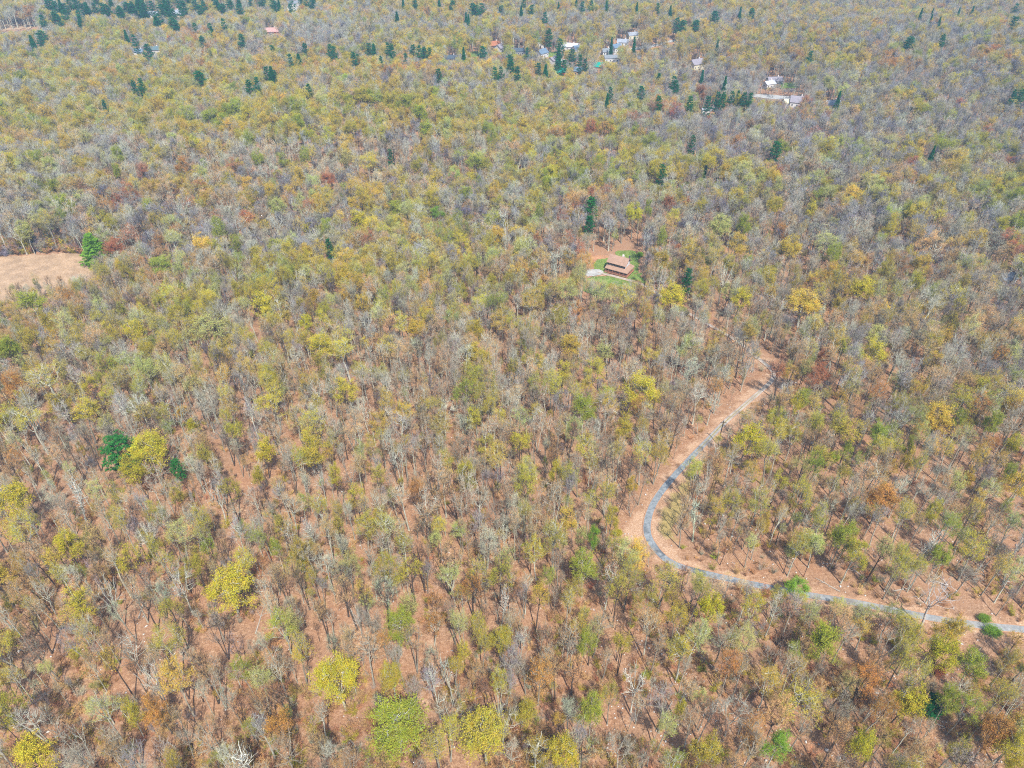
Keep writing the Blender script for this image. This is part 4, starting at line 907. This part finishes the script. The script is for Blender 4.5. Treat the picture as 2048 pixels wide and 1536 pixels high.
# ------------------------------------------------------------------ the rest of the wood, past three hundred of a kind
def scatter(name, items, keys):
    P = np.array([(t['x'], t['y'], t['z']) for t in items], np.float32)
    me = bpy.data.meshes.new(name); me.vertices.add(len(P)); me.vertices.foreach_set('co', P.ravel())
    def attr(nm, ty, data, f): at_ = me.attributes.new(nm, ty, 'POINT'); at_.data.foreach_set(f, np.asarray(data).ravel())
    attr('pick', 'INT', np.array([keys.index((t['ty'], t['var'])) for t in items], np.int32), 'value')
    attr('turn', 'FLOAT_VECTOR', np.array([(t.get('lx', 0), t.get('ly', 0), t['rot']) for t in items], np.float32), 'vector')
    attr('size', 'FLOAT_VECTOR', np.array([(t['sx'], t['sx'], t['sz']) for t in items], np.float32), 'vector')
    attr('tint', 'FLOAT_COLOR', np.array([(*t['tint'], 1) for t in items], np.float32), 'color')
    attr('bark', 'FLOAT_COLOR', np.array([(*t['bark'], 1) for t in items], np.float32), 'color')
    o = link(name, me); kind(o, 'stuff')
    ng = bpy.data.node_groups.new(name, 'GeometryNodeTree')
    ng.interface.new_socket('Geometry', in_out='INPUT', socket_type='NodeSocketGeometry'); ng.interface.new_socket('Geometry', in_out='OUTPUT', socket_type='NodeSocketGeometry')
    gi = ng.nodes.new('NodeGroupInput'); go = ng.nodes.new('NodeGroupOutput'); jn = ng.nodes.new('GeometryNodeJoinGeometry')
    def na_(nm, ty):
        n = ng.nodes.new('GeometryNodeInputNamedAttribute'); n.data_type = ty; n.inputs[0].default_value = nm
        return next(s for s in n.outputs if s.enabled and s.name == 'Attribute')
    pk, tu, sz_ = na_('pick', 'INT'), na_('turn', 'FLOAT_VECTOR'), na_('size', 'FLOAT_VECTOR')
    for k, key in enumerate(keys):
        src = bpy.data.objects.get('source_%s_%d' % key) or bpy.data.objects.new('source_%s_%d' % key, PROTO[key][2])
        oi = ng.nodes.new('GeometryNodeObjectInfo'); oi.inputs[0].default_value = src
        g2 = ng.nodes.new('GeometryNodeGeometryToInstance'); ng.links.new(oi.outputs['Geometry'], g2.inputs[0])
        cp_ = ng.nodes.new('FunctionNodeCompare'); cp_.data_type = 'INT'; cp_.operation = 'EQUAL'
        a_in = [s for s in cp_.inputs if s.enabled]
        ng.links.new(pk, a_in[0]); a_in[1].default_value = k
        ip = ng.nodes.new('GeometryNodeInstanceOnPoints')
        ng.links.new(gi.outputs[0], ip.inputs['Points']); ng.links.new(cp_.outputs[0], ip.inputs['Selection']); ng.links.new(g2.outputs[0], ip.inputs['Instance'])
        ng.links.new(tu, ip.inputs['Rotation']); ng.links.new(sz_, ip.inputs['Scale'])
        ng.links.new(ip.outputs[0], jn.inputs[0])
    ng.links.new(jn.outputs[0], go.inputs[0])
    md = o.modifiers.new('scatter', 'NODES'); md.node_group = ng
    return o
def sel(*ks): return [t for t in rest if t['ty'] in ks]
for nm, ks in (('bare_woodland', ('bare', 'snag')), ('budding_woodland', ('bud',)), ('leafy_woodland', ('leafy', 'shrub')), ('evergreen_woodland', ('pine', 'spruce'))):
    it = sel(*ks)
    if it: scatter(nm, it, [k for k in PROTO if k[0] in ks])
# undergrowth
nb = 9000
bu = rnd.uniform(-60, 2110, nb); bv = 300 + 1320 * np.sqrt(rnd.uniform(0.02, 1, nb)); bx, by = ground(bu, bv)
ok = allowed(bx, by, -.6); bx, by = bx[ok], by[ok]
ok = (vnoise(bx, by, 9) > .42); bx, by = bx[ok], by[ok]
bz = height(bx, by); br = []
for i in range(len(bx)):
    var = int(rnd.integers(0, 4)); s = rnd.uniform(.5, 1.25); tn = str(rnd.choice(['brown', 'tan', 'grey', 'rust', 'olive', 'lime'], p=[.30, .38, .14, .04, .1, .04]))
    tt = jitter(PAL[tn][0], rnd, .15)
    br.append(dict(ty='brush', var=var, x=bx[i], y=by[i], z=bz[i], sx=s, sz=s, rot=rnd.uniform(0, 6.28), tint=tt, bark=tuple(c * .8 for c in tt)))
for q in range(260):
    u_ = rnd.uniform(-40, 215); x_, y_ = G(u_, float(np.interp(u_, [-60, 0, 60, 120, 176, 215], [522, 514, 508, 505, 508, 522])) - rnd.uniform(0, 16) ** 1.0)
    tt = jitter(PAL[str(rnd.choice(['mauve', 'brown', 'grey', 'olive']))][0], rnd, .15); s = rnd.uniform(1.3, 2.6)
    br.append(dict(ty='brush', var=int(rnd.integers(0, 4)), x=x_, y=y_, z=float(height(x_, y_)), sx=s, sz=s, rot=rnd.uniform(0, 6.28), tint=tt, bark=tuple(c * .8 for c in tt)))
scatter('undergrowth', br, [k for k in PROTO if k[0] == 'brush'])

# pale stones strewn on the litter, fallen logs
ns = 2600; su = rnd.uniform(0, 2048, ns); sv = rnd.uniform(700, 1536, ns); right = rnd.random(ns) < .5; su[right] = rnd.uniform(1200, 2048, right.sum())
sx_, sy_ = ground(su, sv); okk = road_dist(sx_, sy_) > 2.8; sx_, sy_ = sx_[okk], sy_[okk]
ico = np.array([(1,0,0),(-1,0,0),(0,1,0),(0,-1,0),(0,0,1),(.7,.7,.2),(-.7,.6,.3),(.6,-.7,.25),(-.6,-.6,.3),(0,0,-.6)], float)
icf = np.array([(0,5,4),(5,2,4),(2,6,4),(6,1,4),(1,8,4),(8,3,4),(3,7,4),(7,0,4),(5,0,9),(2,5,9),(6,2,9),(1,6,9),(8,1,9),(3,8,9),(7,3,9),(0,7,9)])
Vs, Ts = [], []
for k in range(len(sx_)):
    s = rnd.uniform(.08, .30) * (1.7 if rnd.random() < .06 else 1); a = rnd.uniform(0, 6.3); c_, s_ = math.cos(a), math.sin(a)
    p = ico * (1 + rnd.normal(0, .15, ico.shape)) * [s, s * rnd.uniform(.5, 1), s * .55]
    p = np.column_stack([p[:, 0] * c_ - p[:, 1] * s_ + sx_[k], p[:, 0] * s_ + p[:, 1] * c_ + sy_[k], p[:, 2] + float(height(sx_[k], sy_[k])) + s * .15])
    Ts.append(icf + 10 * k); Vs.append(p)
M_stone = simple('stone', srgb(214, 206, 196, .7), .3, .8)
kind(link('stones', mesh_np('stones', np.vstack(Vs), np.vstack(Ts), [M_stone])), 'stuff')

M_log = simple('weathered_log', srgb(188, 176, 160, .6), .3, 3)
seen_l = set()
LOGS = [(170, 1345), (285, 1215), (520, 1240), (560, 1175), (940, 1400), (1240, 1095), (1460, 1390), (1655, 1170), (1420, 1330), (700, 1480), (1085, 1310), (1330, 1430), (1800, 1180), (1900, 1460), (330, 1480), (1130, 1200), (860, 1050), (620, 1120), (1560, 1300), (1720, 1150), (1100, 1010), (400, 1090)]
for k, (lu, lv) in enumerate(LOGS):
    x, y = G(lu, lv); L = rnd.uniform(4, 9); a = rnd.uniform(0, math.pi); mb = MB()
    pts = [(x + math.cos(a) * L * q, y + math.sin(a) * L * q, float(height(x + math.cos(a) * L * q, y + math.sin(a) * L * q)) + .16 + .05 * math.sin(9 * q)) for q in np.linspace(-.5, .5, 6)]
    mb.tube(pts, np.linspace(.19, .09, 6), 7)
    q0 = np.array(pts[3]); mb.tube([q0, q0 + [math.cos(a + .7) * L * .25, math.sin(a + .7) * L * .25, .5]], [.08, .03], 5)
    mb.tube([q0, q0 + [math.cos(a - .8) * L * .2, math.sin(a - .8) * L * .2, .1]], [.07, .03], 5)
    o = mb.build('fallen_log', M_log)
    dd = np.hypot(lmx[:, 0] - lu, lmx[:, 1] - lv); j = int(dd.argmin()); ang = math.degrees(math.atan2(lmx[j, 1] - lv, lu - lmx[j, 0])) % 360
    lab = 'weathered fallen log ' + DIRS[int(((ang + 22.5) % 360) // 45)] + ' ' + LM[j][2]; 
    n_ = 1
    base_l = lab
    while lab in seen_l: n_ += 1; lab = ORD[n_ - 1] + base_l
    seen_l.add(lab)
    tag(o, lab, 'log', 'fallen logs on the leaf litter')

# utility pole
M_pole = simple('pole_wood', srgb(92, 80, 72, .5), .25, 4); M_metal = simple('dull_metal', srgb(150, 152, 156, .5), .1, 2, .5, .6)
gxp, gyp = G(1436, 889); pz0 = float(height(gxp, gyp))
pr = bpy.data.objects.new('utility_pole', None); C.objects.link(pr); pr.location = (gxp, gyp, pz0)
tag(pr, 'dark wooden utility pole standing beside the curving driveway', 'utility pole')
MB().tube([(0, 0, -.5), (0, 0, 5), (0, 0, 10)], [.18, .16, .12], 12).build('post', M_pole, pr)
ca = MB(); ca.box(-.9, .9, -.2, -.1, 9.3, 9.42); ca.build('crossarm', M_pole, pr)
for q in (-.8, 0, .8): MB().tube([(q, -.15, 9.42), (q, -.15, 9.6)], [.05, .035], 8).build('insulator', M_metal, pr)

# ------------------------------------------------------------------ houses
WALLC = {'white': srgb(236, 234, 228, .68), 'cream': srgb(232, 222, 190, .8), 'tan': srgb(214, 170, 128, .7), 'rust': srgb(176, 100, 74, .7), 'grey': srgb(170, 172, 178, .6), 'brown': srgb(150, 110, 86, .6)}
ROOFC = {'grey': srgb(160, 166, 172, .5), 'pale': srgb(186, 192, 202, .5), 'teal': srgb(116, 140, 146, .55), 'blue': srgb(128, 150, 172, .55), 'slate': srgb(98, 112, 126, .5), 'mauve': srgb(172, 164, 172, .55),
         'white': srgb(222, 224, 232, .58), 'turq': srgb(0, 158, 140, .75), 'rust': srgb(190, 124, 90, .6), 'pink': srgb(212, 168, 160, .6), 'cream': srgb(226, 214, 176, .7)}
def siding(name, col):
    m, nt, b = newmat(name); tc = N(nt, 'ShaderNodeTexCoord'); w = N(nt, 'ShaderNodeTexWave', bands_direction='Z'); w.inputs['Scale'].default_value = 2.2
    nt.links.new(tc.outputs['Object'], w.inputs[0]); n = noise(nt, 1.2, 4, .6, tc.outputs['Object'])
    c = mixc(nt, 1.0, ramp(nt, w.outputs[0], [(0, tuple(q * .86 for q in col)), (.4, col)]).outputs[0], ramp(nt, n.outputs[0], [(.3, (.85,)*3), (.7, (1.05,)*3)]).outputs[0], 'MULTIPLY')
    nt.links.new(c, b.inputs['Base Color']); return m
def shingle(name, col):
    m, nt, b = newmat(name); tc = N(nt, 'ShaderNodeTexCoord'); br_ = N(nt, 'ShaderNodeTexBrick'); br_.inputs['Scale'].default_value = 3.0
    nt.links.new(tc.outputs['Object'], br_.inputs[0]); br_.inputs['Color1'].default_value = (*[q * .9 for q in col], 1); br_.inputs['Color2'].default_value = (*[min(1, q * 1.1) for q in col], 1)
    br_.inputs['Mortar'].default_value = (*[q * .7 for q in col], 1); n = noise(nt, .8, 5, .6, tc.outputs['Object'])
    c = mixc(nt, 1.0, br_.outputs[0], ramp(nt, n.outputs[0], [(.3, (.82,)*3), (.7, (1.12,)*3)]).outputs[0], 'MULTIPLY')
    nt.links.new(c, b.inputs['Base Color']); return m
MW = {k: siding('siding_' + k, c_) for k, c_ in WALLC.items()}; MR = {k: shingle('shingle_' + k, c_) for k, c_ in ROOFC.items()}
m, nt, b = newmat('window_glass'); b.inputs['Base Color'].default_value = (.03, .04, .055, 1); b.inputs['Roughness'].default_value = .12; b.inputs['Specular IOR Level'].default_value = .6; M_glass = m
M_trim = simple('white_trim', srgb(236, 234, 228, .85), .06, 2); M_door = simple('dark_door', srgb(92, 60, 50, .6), .15, 3); M_brick = simple('chimney_brick', srgb(226, 214, 206, .8), .15, 4)
M_dwood_shade = simple('dark_timber_eave_shade', srgb(74, 58, 60, .5), .25, 4); M_deck = simple('deck_boards', srgb(196, 138, 108, .6), .2, 5)  # dark tone shared by timber skirting and the painted eave shadow
M_walltan = siding('siding_slatewhite', srgb(226, 228, 234, .8)); M_cabroof = shingle('shingle_tan', srgb(192, 156, 132, .58))

def gable_body(L, W, H, pitch):
    mb = MB(); hx, hy = L / 2, W / 2; zr = H + hy * pitch
    mb.add([(-hx,-hy,-1.5),(hx,-hy,-1.5),(hx,hy,-1.5),(-hx,hy,-1.5),(-hx,-hy,H),(hx,-hy,H),(hx,hy,H),(-hx,hy,H),(-hx,0,zr),(hx,0,zr)],
           [(0,1,5,4),(2,3,7,6),(1,2,6,9,5),(3,0,4,8,7),(0,3,2,1)])
    return mb, zr
def gable_roof(L, W, H, pitch, ov=.45, t=.18):
    hx, hy = L / 2 + ov, W / 2 + ov; zr = H + W / 2 * pitch + .2; ze = zr - hy * pitch
    mb = MB(); mb.slab([(-hx, -hy, ze), (hx, -hy, ze), (hx, 0, zr), (-hx, 0, zr)], t); mb.slab([(hx, hy, ze), (-hx, hy, ze), (-hx, -.002, zr), (hx, -.002, zr)], t)
    return mb
def window(parent, x, y, z, w, h, axis='y', sgn=-1):
    f = MB(); g = MB(); t = .08
    def bx(mb, a0, a1, z0, z1, d0, d1):
        d0, d1 = sorted((d0, d1))
        if axis == 'y': mb.box(x + a0, x + a1, y + d0, y + d1, z0, z1)
        else: mb.box(x + d0, x + d1, y + a0, y + a1, z0, z1)
    bx(f, -w/2 - t, w/2 + t, z - h/2 - t, z - h/2, 0, sgn * .09); bx(f, -w/2 - t, w/2 + t, z + h/2, z + h/2 + t, 0, sgn * .09)
    bx(f, -w/2 - t, -w/2, z - h/2, z + h/2, 0, sgn * .088); bx(f, w/2, w/2 + t, z - h/2, z + h/2, 0, sgn * .088)
    o = f.build('window', M_trim, parent); bx(g, -w/2, w/2, z - h/2, z + h/2, 0, sgn * .04); g.build('pane', M_glass, o)
def house(i, h_, pos):
    u_, v_, L, W, H, rot, wc, rc, lab = h_
    x, y = pos; z = float(height(x, y)); r = bpy.data.objects.new('house' if L > 6 else 'shed', None); C.objects.link(r)
    r.location = (x, y, z); r.rotation_euler = (0, 0, rot); pitch = .5 + .12 * (i % 3)
    mb, zr = gable_body(L, W, H, pitch); mb.build('wall', MW[wc], r)
    ro = gable_roof(L, W, H, pitch).build('roof', MR[rc], r)
    if L > 7: c_ = MB().box(L * .2, L * .2 + .9, .2, 1.0, zr - .6, zr + 1.1); c_.build('chimney', M_brick, ro)
    if L > 7:
        for q in np.linspace(-L / 2 + 1.6, L / 2 - 1.6, max(2, int(L / 3))): window(r, float(q), -W / 2, H * .55, 1.0, 1.2)
        window(r, L / 2, 0, H * .6, 1.1, 1.3, 'x', 1); window(r, -L / 2, 0, H * .6, 1.1, 1.3, 'x', -1)
    MB().box(-.5, .5, -W/2 - .06, -W/2, 0, 2.1).build('door', M_door, r)
    tag(r, lab, 'house' if L > 6 else 'shed', 'houses of the wooded settlement' if L > 6 else 'small white sheds')
for i, (h_, p_) in enumerate(zip(HS, hpos)): house(i, h_, p_)

# the cabin with its wrap-round porch
cr_ = bpy.data.objects.new('cabin', None); C.objects.link(cr_)
cx_, cy_ = G(1238, 529, 3.0); cr_.location = (cx_, cy_, float(height(cx_, cy_)) + .2); cr_.rotation_euler = (0, 0, math.radians(-31)); cr_.scale = (.93, .93, .93)
tag(cr_, 'two storey cabin with tan roof and wrap-round porch on a green lawn', 'cabin')
L, W, H, pt = 9.0, 6.4, 5.2, .72
mb, zr = gable_body(L, W, H, pt); mb.build('wall', M_walltan, cr_)
ro = gable_roof(L, W, H, pt, .75, .2).build('roof', M_cabroof, cr_)
MB().box(1.2, 2.1, .1, .9, zr - .8, zr + 1.0).build('chimney', M_brick, ro)
MB().box(3.9, 4.5, 2.2, 2.8, H - .2, zr + .3).build('flue', M_metal, ro)
fw = MB(); fw.box(-L/2, L/2, -W/2 - .05, -W/2 - .002, 2.6, H - .05); fw.build('upper_wall_shade', M_dwood_shade, cr_)  # shadow of the eaves, painted as a dark layer over the front wall
for q in (-3.4, -1.7, 0, 1.7, 3.4): window(cr_, q, -W/2 - .05, 4.05, .8, .9)
window(cr_, L/2, 0, 5.2, .9, 1.3, 'x', 1); window(cr_, L/2, -1.9, 4.1, .8, 1.0, 'x', 1); window(cr_, L/2, 1.9, 4.1, .8, 1.0, 'x', 1)
D = 2.6; po = MB()
po.slab([(-L/2 - .6, -W/2 - D, 2.45), (L/2 + D, -W/2 - D, 2.45), (L/2 + .03, -W/2 - .06, 3.25), (-L/2 - .6, -W/2 - .06, 3.25)], .16)
po.slab([(L/2 + D, -W/2 - D + .004, 2.45), (L/2 + D, W/2 + .3, 2.45), (L/2 + .02, W/2 + .3, 3.25), (L/2 + .02, -W/2 - .06, 3.25)], .16)
po.build('porch_roof', M_cabroof, cr_)
dk = MB(); dk.box(-L/2 - .6, L/2 + D, -W/2 - D, -W/2 - .06, .3, .45); dk.box(L/2 + .01, L/2 + D - .004, -W/2 - .05, W/2 + .3, .3, .446); dk.build('porch_deck', M_deck, cr_)
sk = MB(); sk.box(-L/2 - .55, L/2 + D - .05, -W/2 - D + .05, -W/2 - D + .15, -1.6, .298); sk.box(L/2 + D - .16, L/2 + D - .06, -W/2 - D + .16, W/2 + .25, -1.6, .297); sk.build('porch_skirting', M_dwood_shade, cr_)
for q in np.linspace(-L/2 - .4, L/2 + D - .2, 7): MB().box(q - .07, q + .07, -W/2 - D + .1, -W/2 - D + .24, .45, 2.4).build('porch_post', M_deck, cr_)
for q in (-1.6, .6, 3.0): MB().box(L/2 + D - .26, L/2 + D - .12, q - .07, q + .07, .45, 2.4).build('porch_post', M_deck, cr_)
rl = MB()
for zz in (.75, 1.05, 1.35): rl.box(-L/2 - .4, L/2 + D - .2, -W/2 - D + .14, -W/2 - D + .2, zz, zz + .06); rl.box(L/2 + D - .2, L/2 + D - .14, -W/2 - D + .22, W/2, zz, zz + .06)
rl.build('porch_railing', M_deck, cr_)
MB().box(-.5, .5, -W/2 - .07, -W/2 - .055 + .05, .45, 2.5).build('door', M_door, cr_)
for q in (-3, 2.6): window(cr_, q, -W/2 - .002, 1.5, 1.2, 1.1)

# ------------------------------------------------------------------ haze
m = bpy.data.materials.new('haze'); m.use_nodes = True; nt = m.node_tree; nt.nodes.clear()
pv = nt.nodes.new('ShaderNodeVolumePrincipled'); out = nt.nodes.new('ShaderNodeOutputMaterial'); nt.links.new(pv.outputs[0], out.inputs['Volume'])
pv.inputs['Color'].default_value = (.42, .72, 1.0, 1); pv.inputs['Density'].default_value = 0.00017; pv.inputs['Anisotropy'].default_value = 0.0
o = MB().box(-9100, 9100, -5100, 9100, -30, 165).build('haze', m); kind(o, 'stuff')
print('trees', len(TREES), 'own', len(own), 'rest', len(rest), 'brush', len(br))
